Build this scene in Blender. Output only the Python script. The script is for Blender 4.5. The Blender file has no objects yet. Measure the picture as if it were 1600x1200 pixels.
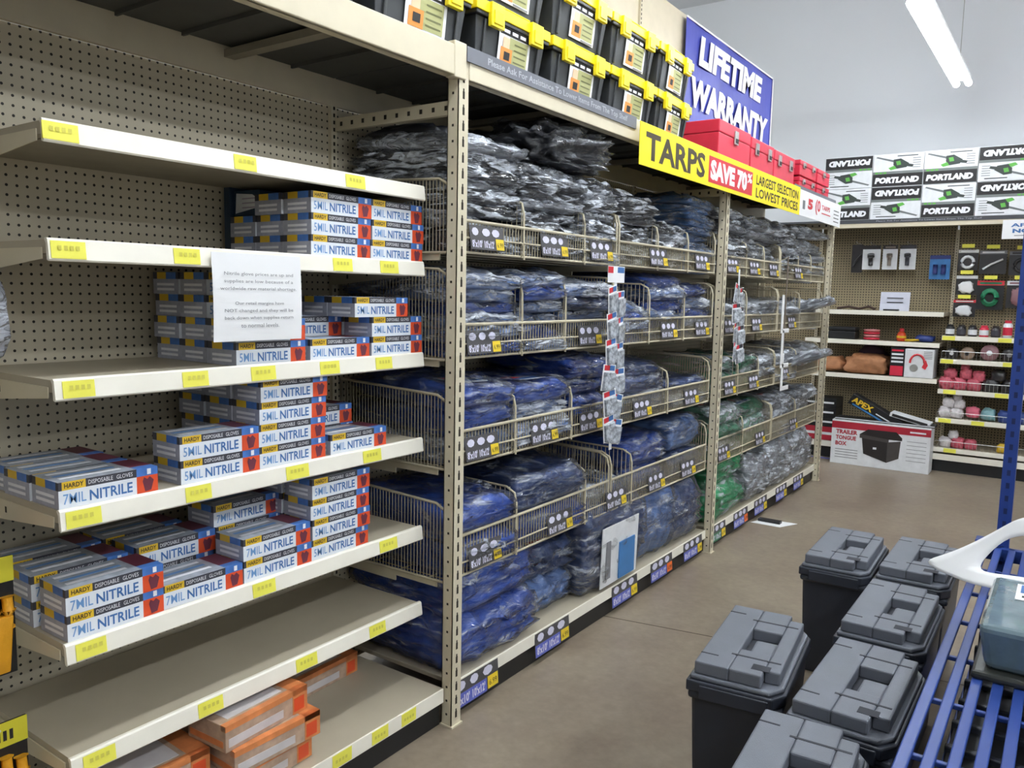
import bpy, math, random
from mathutils import Vector, Matrix, noise
random.seed(7)
sc = bpy.context.scene
col = sc.collection
# ------------------------------------------------------------------ camera
cd = bpy.data.cameras.new('camera'); cam = bpy.data.objects.new('camera', cd); col.objects.link(cam)
FW = Vector((-0.57032, 0.81361, -0.11305)).normalized()
RT = Vector((0.81740, 0.57573, 0.01976)); RT = (RT - FW * RT.dot(FW)).normalized(); UP = RT.cross(FW)
M = Matrix((RT, UP, -FW)).transposed().to_4x4(); M.translation = Vector((1.698, 0, 1.538))
cam.matrix_world = M
cd.sensor_width = 36; cd.lens = 36 * 1252.65 / 1600; cd.clip_end = 60; cd.clip_start = .05
sc.camera = cam
# ------------------------------------------------------------------ colour management, world
sc.view_settings.view_transform = 'Standard'; sc.view_settings.look = 'None'
sc.view_settings.gamma = 1; sc.view_settings.use_curve_mapping = False
sc.view_settings.exposure = 0.9
w = bpy.data.worlds.new('world'); sc.world = w; w.use_nodes = True
w.node_tree.nodes['Background'].inputs[0].default_value = (.8, .85, .9, 1)
w.node_tree.nodes['Background'].inputs[1].default_value = .3
LAMP_POWER = 17.5

# ------------------------------------------------------------------ materials
def srgb(r, g, b):
    f = lambda c: (c / 255 / 12.92) if c / 255 <= .04045 else ((c / 255 + .055) / 1.055) ** 2.4
    return (f(r), f(g), f(b), 1)
MT = {}
def mat(name, rgb, rough=.5, metal=0, var=0.06, vscale=14, bump=0, bscale=60, coat=0, spec=.5, emit=0, alpha=1, trans=0):
    if name in MT: return MT[name]
    m = bpy.data.materials.new(name); m.use_nodes = True; nt = m.node_tree; b = nt.nodes['Principled BSDF']
    c = srgb(*rgb); b.inputs['Base Color'].default_value = c
    b.inputs['Roughness'].default_value = rough; b.inputs['Metallic'].default_value = metal
    b.inputs['Coat Weight'].default_value = coat; b.inputs['Specular IOR Level'].default_value = spec
    b.inputs['Transmission Weight'].default_value = trans
    b.inputs['Alpha'].default_value = alpha
    tc = nt.nodes.new('ShaderNodeTexCoord')
    if var:
        n = nt.nodes.new('ShaderNodeTexNoise'); n.inputs['Scale'].default_value = vscale; n.inputs['Detail'].default_value = 4
        nt.links.new(tc.outputs['Object'], n.inputs['Vector'])
        r = nt.nodes.new('ShaderNodeValToRGB')
        r.color_ramp.elements[0].position = .3; r.color_ramp.elements[1].position = .7
        r.color_ramp.elements[0].color = tuple(x * (1 - var) for x in c[:3]) + (1,)
        r.color_ramp.elements[1].color = tuple(min(1, x * (1 + var)) for x in c[:3]) + (1,)
        nt.links.new(n.outputs['Fac'], r.inputs['Fac']); nt.links.new(r.outputs['Color'], b.inputs['Base Color'])
    if bump:
        n2 = nt.nodes.new('ShaderNodeTexNoise'); n2.inputs['Scale'].default_value = bscale; n2.inputs['Detail'].default_value = 3
        nt.links.new(tc.outputs['Object'], n2.inputs['Vector'])
        bp = nt.nodes.new('ShaderNodeBump'); bp.inputs['Strength'].default_value = bump; bp.inputs['Distance'].default_value = .01
        nt.links.new(n2.outputs['Fac'], bp.inputs['Height']); nt.links.new(bp.outputs['Normal'], b.inputs['Normal'])
    if emit:
        b.inputs['Emission Color'].default_value = c; b.inputs['Emission Strength'].default_value = emit
    MT[name] = m; return m
def pegboard(name, rgb, axis, pitch=.0254, rad=.0042, extra=None):
    m = bpy.data.materials.new(name); m.use_nodes = True; nt = m.node_tree; N = nt.nodes; L = nt.links; b = N['Principled BSDF']
    b.inputs['Roughness'].default_value = .6
    g = N.new('ShaderNodeNewGeometry'); s = N.new('ShaderNodeSeparateXYZ'); L.new(g.outputs['Position'], s.inputs[0])
    def mth(op, a, b_=None, c=None):
        n = N.new('ShaderNodeMath'); n.operation = op
        for i, v in enumerate((a, b_, c)):
            if v is None: continue
            if isinstance(v, (int, float)): n.inputs[i].default_value = v
            else: L.new(v, n.inputs[i])
        return n.outputs[0]
    d = []
    for o in (s.outputs[axis], s.outputs['Z']):
        f = mth('FRACT', mth('DIVIDE', o, pitch)); d.append(mth('MULTIPLY', mth('SUBTRACT', f, .5), pitch))
    dist = mth('SQRT', mth('ADD', mth('POWER', mth('ABSOLUTE', d[0]), 2), mth('POWER', mth('ABSOLUTE', d[1]), 2)))
    hole = mth('LESS_THAN', dist, rad)
    mix = N.new('ShaderNodeMix'); mix.data_type = 'RGBA'; L.new(hole, mix.inputs[0])
    no = N.new('ShaderNodeTexNoise'); no.inputs['Scale'].default_value = 6
    r = N.new('ShaderNodeValToRGB'); c = srgb(*rgb)
    r.color_ramp.elements[0].color = tuple(x * .93 for x in c[:3]) + (1,); r.color_ramp.elements[1].color = c
    L.new(g.outputs['Position'], no.inputs['Vector']); L.new(no.outputs['Fac'], r.inputs['Fac'])
    L.new(r.outputs['Color'], mix.inputs[6]); mix.inputs[7].default_value = srgb(38, 34, 28)
    L.new(mix.outputs[2], b.inputs['Base Color'])
    MT[name] = m; return m
def tarpmat(name, rgb, film=None, filmamt=0, bump=.35, rough=.42, scale=1.0):
    m = bpy.data.materials.new(name); m.use_nodes = True; nt = m.node_tree; N = nt.nodes; L = nt.links; b = N['Principled BSDF']
    b.inputs['Roughness'].default_value = rough
    tc = N.new('ShaderNodeTexCoord'); oi = N.new('ShaderNodeObjectInfo')
    mp = N.new('ShaderNodeMapping'); mp.inputs['Scale'].default_value = (4, 3, 14)
    mul = N.new('ShaderNodeVectorMath'); mul.operation = 'SCALE'; mul.inputs[0].default_value = (37, 19, 53)
    L.new(oi.outputs['Random'], mul.inputs['Scale']); L.new(tc.outputs['Object'], mp.inputs['Vector']); L.new(mul.outputs[0], mp.inputs['Location'])
    n1 = N.new('ShaderNodeTexNoise'); n1.inputs['Scale'].default_value = 1.2; n1.inputs['Detail'].default_value = 2; n1.inputs['Distortion'].default_value = .8
    L.new(mp.outputs[0], n1.inputs['Vector'])
    r = N.new('ShaderNodeValToRGB'); c = srgb(*rgb); e = r.color_ramp.elements
    e[0].position = .35; e[0].color = tuple(x * .8 for x in c[:3]) + (1,); e[1].position = .65; e[1].color = tuple(x * 1.2 for x in c[:3]) + (1,)
    L.new(n1.outputs['Fac'], r.inputs['Fac']); L.new(r.outputs['Color'], b.inputs['Base Color'])
    bp = N.new('ShaderNodeBump'); bp.inputs['Strength'].default_value = bump; bp.inputs['Distance'].default_value = .02
    L.new(n1.outputs['Fac'], bp.inputs['Height']); L.new(bp.outputs['Normal'], b.inputs['Normal'])
    MT[name] = m; return m
def wrapmat(name, base, amt, lo, hi, white=(226, 232, 242), gloss=.02, sc=(5, 4, 20)):
    # clear crinkled plastic film: see-through, milky patches that also paint in highlights, with a glossy sheen
    m = bpy.data.materials.new(name); m.use_nodes = True; nt = m.node_tree; N = nt.nodes; L = nt.links; N.remove(N['Principled BSDF'])
    tc = N.new('ShaderNodeTexCoord'); oi = N.new('ShaderNodeObjectInfo')
    mul = N.new('ShaderNodeVectorMath'); mul.operation = 'SCALE'; mul.inputs[0].default_value = (31, 17, 43); L.new(oi.outputs['Random'], mul.inputs['Scale'])
    def tex(scale, detail, dist, s_, rot=(.35, .1, .3)):
        mp = N.new('ShaderNodeMapping'); mp.inputs['Scale'].default_value = s_; mp.inputs['Rotation'].default_value = rot
        L.new(tc.outputs['Object'], mp.inputs['Vector']); L.new(mul.outputs[0], mp.inputs['Location'])
        n = N.new('ShaderNodeTexNoise'); n.inputs['Scale'].default_value = scale; n.inputs['Detail'].default_value = detail; n.inputs['Roughness'].default_value = .5; n.inputs['Distortion'].default_value = dist
        L.new(mp.outputs[0], n.inputs['Vector']); return n.outputs['Fac']
    n = tex(1.1, 4, 1.2, sc); k = tex(1.3, 2.2, 2.0, (9, 7, 22), (.2, .5, .7))
    r = N.new('ShaderNodeMapRange'); r.interpolation_type = 'SMOOTHSTEP'; r.inputs[1].default_value = lo; r.inputs[2].default_value = hi; r.inputs[3].default_value = base; r.inputs[4].default_value = amt
    L.new(n, r.inputs[0])
    bp = N.new('ShaderNodeBump'); bp.inputs['Strength'].default_value = 1; bp.inputs['Distance'].default_value = .035
    L.new(k, bp.inputs['Height'])
    tr = N.new('ShaderNodeBsdfTransparent'); df = N.new('ShaderNodeBsdfDiffuse'); df.inputs[0].default_value = srgb(*white); L.new(bp.outputs[0], df.inputs['Normal'])
    gl = N.new('ShaderNodeBsdfGlossy'); gl.inputs['Roughness'].default_value = .24; gl.inputs[0].default_value = (1, 1, 1, 1); L.new(bp.outputs[0], gl.inputs['Normal'])
    m1 = N.new('ShaderNodeMixShader'); L.new(r.outputs[0], m1.inputs[0]); L.new(tr.outputs[0], m1.inputs[1]); L.new(df.outputs[0], m1.inputs[2])
    lw = N.new('ShaderNodeFresnel'); lw.inputs[0].default_value = 1.5; L.new(bp.outputs[0], lw.inputs['Normal'])
    ad = N.new('ShaderNodeMath'); ad.operation = 'MULTIPLY_ADD'; ad.inputs[1].default_value = .75; ad.inputs[2].default_value = gloss; L.new(lw.outputs[0], ad.inputs[0]); ad.use_clamp = True
    m2 = N.new('ShaderNodeMixShader'); L.new(ad.outputs[0], m2.inputs[0]); L.new(m1.outputs[0], m2.inputs[1]); L.new(gl.outputs[0], m2.inputs[2])
    L.new(m2.outputs[0], N['Material Output'].inputs['Surface'])
    MT[name] = m; return m

CREAM = mat('cream_enamel', (212, 202, 176), .42, var=.03)
LIP = mat('cream_shelf_lip', (246, 241, 226), .35, var=.02)
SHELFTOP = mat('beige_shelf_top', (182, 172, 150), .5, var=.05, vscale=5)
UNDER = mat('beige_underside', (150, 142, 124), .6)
DKDECK = mat('dark_deck', (84, 84, 80), .7)
HOLE = mat('hole_dark', (46, 40, 32), .9, var=0)
BLACK = mat('black_plastic', (30, 31, 33), .42, var=.08)
TOTE = mat('tote_charcoal', (62, 64, 66), .4, var=.05)
YEL = mat('yellow_lid', (246, 222, 30), .38, var=.04)
TAG = mat('yellow_price_tag', (240, 234, 90), .6, var=.03)
TAGINK = mat('tag_ink', (212, 204, 84), .7, var=0)
WHITE = mat('white_paper', (240, 240, 240), .6, var=.01)
CARDW = mat('carton_white', (230, 234, 240), .45, var=.03)
CARDG = mat('carton_lavender', (168, 170, 184), .5, var=.12, vscale=40)
CARDT = mat('carton_top', (166, 172, 182), .35, var=.25, vscale=30)
STRIPK = mat('carton_charcoal_strip', (62, 62, 70), .45, var=.1)
CBLUE = mat('carton_blue', (72, 118, 190), .4, var=.2, vscale=40)
CYEL = mat('carton_yellow', (226, 186, 48), .45, var=.05)
CORANGE = mat('carton_orange', (226, 84, 44), .4, var=.1)
INKB = mat('ink_blue', (66, 112, 172), .5, var=0)
INKLB = mat('ink_light_blue', (110, 154, 206), .5, var=0)
INKK = mat('ink_black', (36, 34, 34), .6, var=0)
INKGREY = mat('ink_grey', (128, 128, 132), .6, var=0)
INKW = mat('ink_white', (236, 236, 240), .5, var=0)
HAND = mat('ink_hand', (110, 50, 66), .5, var=0)
WIRE = mat('cream_wire', (196, 186, 160), .4, var=.03)
WIRED = mat('grid_wire', (166, 156, 132), .45, var=.03)
DARKCARD = mat('card_charcoal', (78, 76, 78), .5, var=.1)
CARDPURP = mat('card_periwinkle', (96, 104, 190), .5, var=.08)
CARDTXT = mat('card_pale_print', (214, 212, 230), .5, var=.05)
CARDYEL = mat('card_yellow', (236, 204, 48), .5, var=.03)
SIGNY = mat('sign_yellow', (250, 228, 32), .45, var=.01)
SIGNR = mat('sign_red', (214, 52, 62), .45, var=.02)
SIGNK = mat('sign_black', (66, 54, 34), .5, var=0)
BANB = mat('banner_blue', (66, 74, 172), .4, var=.06, vscale=4, bump=.3, bscale=5)
RED = mat('red_enamel', (214, 48, 72), .35, var=.05)
CHROME = mat('latch_metal', (190, 190, 186), .35, metal=.7, var=.05)
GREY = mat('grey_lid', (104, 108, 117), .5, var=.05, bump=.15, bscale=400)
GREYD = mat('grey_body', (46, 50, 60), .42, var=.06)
GROOVE_SHADE = mat('lid_groove_and_shade', (44, 46, 54), .7, var=0)
BLUE = mat('rack_blue', (38, 64, 134), .38, var=.06)
GREENTXT = mat('box_green', (96, 176, 72), .5, var=0)
PACKW = mat('pack_white', (228, 230, 232), .4, var=.06, vscale=20)
CLEAR = mat('clear_film', (225, 230, 238), .12, var=.05, coat=1, bump=.5, bscale=30)
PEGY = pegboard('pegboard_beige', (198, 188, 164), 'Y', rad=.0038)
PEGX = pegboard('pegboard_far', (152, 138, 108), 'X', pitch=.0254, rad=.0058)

# floor: sealed concrete with mottling
def floor_mat():
    m = bpy.data.materials.new('polished_concrete'); m.use_nodes = True; nt = m.node_tree; N = nt.nodes; L = nt.links; b = N['Principled BSDF']
    g = N.new('ShaderNodeNewGeometry')
    n = N.new('ShaderNodeTexNoise'); n.inputs['Scale'].default_value = 1.4; n.inputs['Detail'].default_value = 8; n.inputs['Roughness'].default_value = .62
    L.new(g.outputs['Position'], n.inputs['Vector'])
    r = N.new('ShaderNodeValToRGB'); e = r.color_ramp.elements
    e[0].position = .3; e[0].color = srgb(120, 105, 91); e[1].position = .7; e[1].color = srgb(150, 138, 119)
    L.new(n.outputs['Fac'], r.inputs['Fac'])
    n3 = N.new('ShaderNodeTexNoise'); n3.inputs['Scale'].default_value = 22; n3.inputs['Detail'].default_value = 5
    L.new(g.outputs['Position'], n3.inputs['Vector'])
    mx = N.new('ShaderNodeMix'); mx.data_type = 'RGBA'; mx.blend_type = 'MULTIPLY'; mx.inputs[0].default_value = .35
    L.new(r.outputs['Color'], mx.inputs[6]); L.new(n3.outputs['Color'], mx.inputs[7])
    n4 = N.new('ShaderNodeMix'); n4.data_type = 'RGBA'
    hs = N.new('ShaderNodeHueSaturation'); hs.inputs['Saturation'].default_value = .0; hs.inputs['Value'].default_value = 2.0
    L.new(n3.outputs['Color'], hs.inputs['Color']); L.new(hs.outputs['Color'], mx.inputs[7])
    L.new(mx.outputs[2], b.inputs['Base Color'])
    rr = N.new('ShaderNodeMapRange'); rr.inputs[3].default_value = .22; rr.inputs[4].default_value = .5
    L.new(n.outputs['Fac'], rr.inputs[0]); L.new(rr.outputs[0], b.inputs['Roughness'])
    return m
FLOOR = floor_mat()
WALL = mat('painted_wall', (242, 245, 248), .7, var=.015, vscale=.6)
CEIL = mat('painted_ceiling', (226, 228, 230), .8, var=.03, vscale=.5)

# ------------------------------------------------------------------ text geometry (built-in font)
TC = {}
def glyphs(s, bold=0., shear=0.):
    k = (s, bold, shear)
    if k in TC: return TC[k]
    cu = bpy.data.curves.new('t', 'FONT'); cu.body = s; cu.resolution_u = 2; cu.offset = bold; cu.shear = shear; cu.fill_mode = 'FRONT'
    o = bpy.data.objects.new('t', cu); col.objects.link(o)
    bpy.context.view_layer.update()
    me = bpy.data.meshes.new_from_object(o.evaluated_get(bpy.context.evaluated_depsgraph_get()))
    vs = [v.co.xy.copy() for v in me.vertices]; fs = [tuple(p.vertices) for p in me.polygons]
    bpy.data.objects.remove(o); bpy.data.curves.remove(cu); bpy.data.meshes.remove(me)
    x0 = min(v.x for v in vs); x1 = max(v.x for v in vs); y0 = min(v.y for v in vs); y1 = max(v.y for v in vs)
    vs = [((v.x - x0) / (x1 - x0), (v.y - y0) / (y1 - y0)) for v in vs]
    TC[k] = (vs, fs); return TC[k]

# ------------------------------------------------------------------ mesh builder
class MB:
    def __init__(s): s.v = []; s.f = []; s.m = []; s.sl = []
    def mi(s, m):
        if m not in s.sl: s.sl.append(m)
        return s.sl.index(m)
    def add(s, vs, fs, m):
        k = len(s.v); s.v += [Vector(v) for v in vs]; i = s.mi(m)
        for f in fs: s.f.append(tuple(k + a for a in f)); s.m.append(i)
    def box(s, x0, x1, y0, y1, z0, z1, m, T=None):
        vs = [Vector((x, y, z)) for x in (x0, x1) for y in (y0, y1) for z in (z0, z1)]
        if T: vs = [T @ v for v in vs]
        s.add(vs, [(0, 1, 3, 2), (4, 6, 7, 5), (0, 4, 5, 1), (2, 3, 7, 6), (0, 2, 6, 4), (1, 5, 7, 3)], m)
    def hexa(s, p, m): s.add(p, [(0, 1, 3, 2), (4, 6, 7, 5), (0, 4, 5, 1), (2, 3, 7, 6), (0, 2, 6, 4), (1, 5, 7, 3)], m)
    def taper(s, x0, x1, y0, y1, z0, z1, t, m):
        # box whose bottom is inset by t
        p = [Vector((x + (t if x == x0 else -t) * (z == z0), y + (t if y == y0 else -t) * (z == z0), z)) for x in (x0, x1) for y in (y0, y1) for z in (z0, z1)]
        s.hexa(p, m)
    def quad(s, p, m): s.add(p, [tuple(range(len(p)))], m)
    def prism(s, poly, d, m):
        # closed polygon of 3-D points pushed along d
        n = len(poly); a = [Vector(p) for p in poly]; b = [p + Vector(d) for p in a]
        s.add(a + b, [tuple(range(n))[::-1], tuple(range(n, 2 * n))] + [(i, (i + 1) % n, n + (i + 1) % n, n + i) for i in range(n)], m)
    def tube(s, pts, r, m, n=6):
        pts = [Vector(p) for p in pts]; k = len(s.v); rings = []
        for i, p in enumerate(pts):
            t = (pts[min(i + 1, len(pts) - 1)] - pts[max(i - 1, 0)]).normalized()
            a = t.cross(Vector((0, 0, 1)))
            if a.length < .1: a = t.cross(Vector((1, 0, 0)))
            a.normalize(); b = t.cross(a)
            rings.append([p + (a * math.cos(2 * math.pi * j / n) + b * math.sin(2 * math.pi * j / n)) * r for j in range(n)])
        vs = [v for rg in rings for v in rg]
        fs = [(i * n + j, i * n + (j + 1) % n, (i + 1) * n + (j + 1) % n, (i + 1) * n + j) for i in range(len(pts) - 1) for j in range(n)]
        fs += [tuple(range(n)), tuple(range((len(pts) - 1) * n, len(pts) * n))[::-1]]
        s.add(vs, fs, m)
    def lathe(s, prof, c, m, n=14, T=None):
        c = Vector(c); vs = []
        for r, z in prof:
            for j in range(n):
                v = Vector((r * math.cos(2 * math.pi * j / n), r * math.sin(2 * math.pi * j / n), z))
                if T: v = T @ v
                vs.append(c + v)
        k = len(prof)
        fs = [(i * n + j, i * n + (j + 1) % n, (i + 1) * n + (j + 1) % n, (i + 1) * n + j) for i in range(k - 1) for j in range(n)]
        fs += [tuple(range(n))[::-1], tuple(range((k - 1) * n, k * n))]
        s.add(vs, fs, m)
    def text(s, t, o, rt, up, w, h, m, bold=0., shear=0.):
        vs, fs = glyphs(t, bold, shear); o = Vector(o); rt = Vector(rt); up = Vector(up)
        s.add([o + rt * (x * w) + up * (y * h) for x, y in vs], fs, m)
    def build(s, name, parent=None, bevel=0, smooth=False, world=True, seg=2):
        me = bpy.data.meshes.new(name)
        off = parent.location if (parent is not None and world) else Vector((0, 0, 0))
        if parent is not None and world and parent.parent is not None: off = off + parent.parent.location
        me.from_pydata([tuple(v - off) for v in s.v], [], s.f)
        for m in s.sl: me.materials.append(m)
        for p, i in zip(me.polygons, s.m): p.material_index = i; p.use_smooth = smooth
        me.update()
        o = bpy.data.objects.new(name, me); col.objects.link(o)
        if parent is not None: o.parent = parent
        if bevel:
            b = o.modifiers.new('bevel', 'BEVEL'); b.width = bevel; b.segments = seg; b.limit_method = 'ANGLE'
        return o
def tag(o, label, cat, group=None):
    o['label'] = label; o['category'] = cat
    if group: o['group'] = group
    elif 'group' in o: del o['group']
    return o
def thing(name, label, cat, loc=(0, 0, 0), rz=0, group=None):
    o = bpy.data.objects.new(name, None); o.empty_display_size = .05; col.objects.link(o)
    o.location = loc; o.rotation_euler = (0, 0, rz)
    return tag(o, label, cat, group)
def struct(o): o['kind'] = 'structure'; return o
KIDS = {}
def copy_tree(o, parent=None):
    c = o.copy(); col.objects.link(c)
    if parent is not None: c.parent = parent
    for ch in list(o.children): copy_tree(ch, c)
    return c
def place(proto, used, loc, rz, label, cat, group):
    if proto.name not in used: used.add(proto.name); o = proto
    else: o = copy_tree(proto)
    o.location = loc; o.rotation_euler = rz if isinstance(rz, tuple) else (0, 0, rz)
    return tag(o, label, cat, group)
USED = set()
Y_, Z_, X_ = (0, 1, 0), (0, 0, 1), (1, 0, 0)
ORD = ['bottom', 'second', 'third', 'fourth', 'fifth', 'sixth', 'seventh', 'eighth', 'ninth', 'tenth', 'eleventh']

# ================================================================== SETTING
b = MB(); b.box(-5, 9, -6, 9.3, -.1, 0, FLOOR)
for p, q in (((-.095, 3.297), (.668, 3.44)),):
    d = (Vector(q) - Vector(p)).normalized(); n = Vector((-d.y, d.x)) * .004
    a = Vector(p) - d * .3; e = Vector(p) + d * 2.6
    b.quad([(a.x - n.x, a.y - n.y, .0006), (e.x - n.x, e.y - n.y, .0006), (e.x + n.x, e.y + n.y, .0006), (a.x + n.x, a.y + n.y, .0006)], mat('floor_joint', (84, 70, 58), .8))
struct(b.build('floor'))
b = MB(); b.box(-5, 9, -6, 9.3, 4.9, 5.0, CEIL); struct(b.build('ceiling'))
b = MB(); b.box(-5, 9, 9.2, 9.3, 0, 4.9, WALL); struct(b.build('wall_far'))
b = MB(); b.box(-5, -4.9, -6, 9.2, 0, 4.9, WALL); struct(b.build('wall_left'))
b = MB(); b.box(8.9, 9, -6, 9.2, 0, 4.9, WALL); struct(b.build('wall_right'))
b = MB(); b.box(-4.9, 8.9, -6, -5.9, 0, 4.9, WALL); struct(b.build('wall_back'))

# ================================================================== CEILING LIGHTS (8 ft strips, one in view, the others added unseen)
TUBE = mat('tube_glow', (244, 250, 255), .5, var=0, emit=LAMP_POWER)
LH = mat('lamp_housing', (240, 240, 240), .5)
def strip_light(x, y0, y1, z, label, vis):
    t = thing('strip_light', label, 'ceiling light', (x, (y0 + y1) / 2, z), group='suspended strip lights over the aisles, one in view, the others added unseen')
    h = MB(); h.box(x - .06, x + .06, y0, y1, z + .035, z + .075, LH); h.build('housing', t, bevel=.004)
    for s in (-1, 1):
        u = MB(); u.tube([(x + s * .048, y0 + .02, z + .005), (x + s * .048, y1 - .02, z + .005)], .029, TUBE, 8); u.build('lamp_tube', t, smooth=True)
    for yy in (y0 + .3, y1 - .3):
        c = MB(); c.tube([(x, yy, z + .075), (x, yy, 4.9)], .003, CHROME, 5); c.build('hanging_wire', t)
strip_light(.7, 5.86, 8.26, 3.44, 'bright white two-tube strip light hanging over the aisle near the far shelves', 1)
for x, ys in ((.7, (.5, 3.1)), (3.6, (-2.2, .5, 3.1)), (6.4, (-1.2, 2.4)), (-2.4, (1.5, 5.0))):  # lamp rows out of view, added to light the shelves
    for y in ys:
        strip_light(x, y, y + 2.4, 3.44, 'unseen two-tube strip light in ceiling rows added outside the picture', 0)
# ================================================================== TARP GONDOLA RACK
P1, P2, P3 = 2.088, 4.53, 6.965      # front posts
rack = thing('shelving_rack', 'long cream steel store rack with pegboard back holding gloves and tarps', 'shelving', (-.3, 3.3, 0))
def back_panel(y0, y1, z0, z1, m, name='pegboard_panel'):
    b = MB(); b.box(-.63, -.6, y0 + .012, y1 - .012, z0, z1, m); b.build(name, rack)
for y0, y1 in ((-.35, .86), (.86, 2.09), (2.09, 3.31), (3.31, 4.53), (4.53, 5.75), (5.75, 6.97)):
    back_panel(y0, y1, .05, 2.2, PEGY)
    back_panel(y0, y1, 2.32, 3.40 if y0 > 2 else 3.2, CREAM, 'upper_panel')
    # slotted standard in front of the joint
    b = MB(); b.box(-.63, -.585, y1 - .014, y1 + .014, 0, 3.38, CREAM)
    for k in range(130):
        z = .08 + k * .0254
        if z > 3.35: break
        b.box(-.5852, -.5842, y1 - .004, y1 + .004, z, z + .013, HOLE)
    b.build('slotted_standard', rack)
def post(y, x=0.0, ztop=2.325, z0=0):
    b = MB(); w = .052
    b.box(x - .003, x, y, y + w, z0, ztop, CREAM); b.box(x - .045, x, y, y + .003, z0, ztop, CREAM); b.box(x - .045, x - .042, y, y + w, z0, ztop, CREAM)
    k = 0; z = z0 + .03
    while z < ztop - .03:
        b.box(x, x + .0006, y + .022, y + .032, z, z + .024, HOLE)         # keyhole slots on the front face
        b.box(x, x + .0006, y + .024, y + .030, z + .024, z + .033, HOLE)
        b.box(x - .026, x - .018, y - .0006, y, z + .012, z + .020, HOLE)   # round punches on the side face
        z += .0508
    b.box(x - .05, x + .008, y - .004, y + w + .004, z0, z0 + .006, CREAM)
    b.build('post', rack)
for y in (-.35, P1, P2, P3): post(y)
for y in (P1, P2, P3):                                   # rear feet of the frames and side arms
    b = MB(); b.box(-.585, -.02, y + .008, y + .028, 2.115, 2.16, CREAM)
    for k in range(10):
        b.box(-.56 + k * .055, -.548 + k * .055, y + .0075, y + .008, 2.13, 2.145, HOLE)
    b.build('side_arm', rack)
b = MB(); b.box(-.012, 0.006, -.35, P1 - .001, 2.228, 2.322, CREAM); b.box(-.04, 0, -.35, P1 - .001, 2.228, 2.234, CREAM); b.box(-.03, .009, P1 - .03, P1 + .03, 2.222, 2.335, CREAM)
b.build('front_beam', rack, bevel=.003)
b = MB(); b.box(-.012, .004, P1 + .053, P3, 2.228, 2.322, CREAM); b.box(-.04, 0, P1 + .053, P3, 2.228, 2.234, CREAM)
b.build('front_beam', rack, bevel=.003)
b = MB(); b.box(-.598, -.58, -.35, 7.0, 2.2, 2.3, CREAM); b.build('rear_beam', rack)
for y0, y1 in ((-.35, .86), (.86, 2.09), (2.09, 3.31), (3.31, 4.53), (4.53, 5.75), (5.75, 7.0)):
    b = MB(); b.box(-.58, -.02, y0 + .004, y1 - .004, 2.298, 2.326, DKDECK)
    for k in range(1, 6):
        yy = y0 + k * (y1 - y0) / 6; b.box(-.57, -.03, yy - .004, yy + .004, 2.285, 2.298, DKDECK)
    b.build('top_deck', rack)
    b = MB(); ym = (y0 + y1) / 2 + .17; b.box(-.58, -.02, ym - .02, ym + .02, 2.262, 2.285, UNDER); b.build('deck_support', rack)
# base deck (plinth shelf) ---------------------------------------------------
for y0, y1 in ((-.35, P1 - .006), (P1 + .055, P2 - .004), (P2 + .055, P3)):
    b = MB(); b.box(-.6, -.035, y0, y1, .125, .142, SHELFTOP); b.box(-.035, -.03, y0, y1, .09, .142, LIP)
    b.box(-.06, -.05, y0, y1, 0, .09, BLACK)
    d = b.build('base_deck', rack, bevel=.002)
    if y0 < 0:
        for a, c in ((1.562, 1.64), (1.728, 1.801), (1.865, 1.935)):
            t = MB(); t.box(-.03, -.0288, a, c, .095, .138, TAG)
            [t.box(-.0288, -.0285, a + .012 + k * .013, a + .020 + k * .013, .11, .12, TAGINK) for k in range(4)]; t.build('price_tag', d)
b = MB(); b.box(-.62, -.02, P3 + .055, P3 + .075, 0, .14, CREAM); b.box(-.6, -.56, P3 + .055, P3 + .075, .14, 2.2, CREAM); b.build('end_panel', rack)

# ================================================================== GLOVE SHELVES
SY0, SY1, SX = .8533, 2.0725, -.1293
ZS = [1.8881, 1.6369, 1.3291, 1.0324, .7176, .4405]
shelf_words = ['top', 'second', 'third', 'fourth', 'fifth', 'lowest']
TAGS = [[(.851, .927), (1.325, 1.394), (1.715, 1.794)],
        [(.858, .933), (1.147, 1.219), (1.663, 1.74), (1.861, 1.943)],
        [(.87, .941), (1.162, 1.235), (1.367, 1.448), (1.61, 1.686), (1.841, 1.915)],
        [(.865, .945), (1.162, 1.236), (1.481, 1.563), (1.785, 1.865)],
        [(.874, .945), (1.36, 1.437), (1.86, 1.942)],
        [(.88, .957), (1.182, 1.257), (1.509, 1.589), (1.813, 1.887)]]
shelf_labels = ['empty cream shelf at the very top of the glove bay with yellow price tags',
    'cream shelf second from top in the glove bay, with a white paper notice taped below',
    'cream shelf third from top in the glove bay, behind the white paper notice',
    'cream shelf fourth from top in the glove bay, low glove stacks along it',
    'cream shelf fifth from top in the glove bay, most crowded with cartons',
    'empty deep cream shelf just above the orange cartons in the glove bay']
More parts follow.
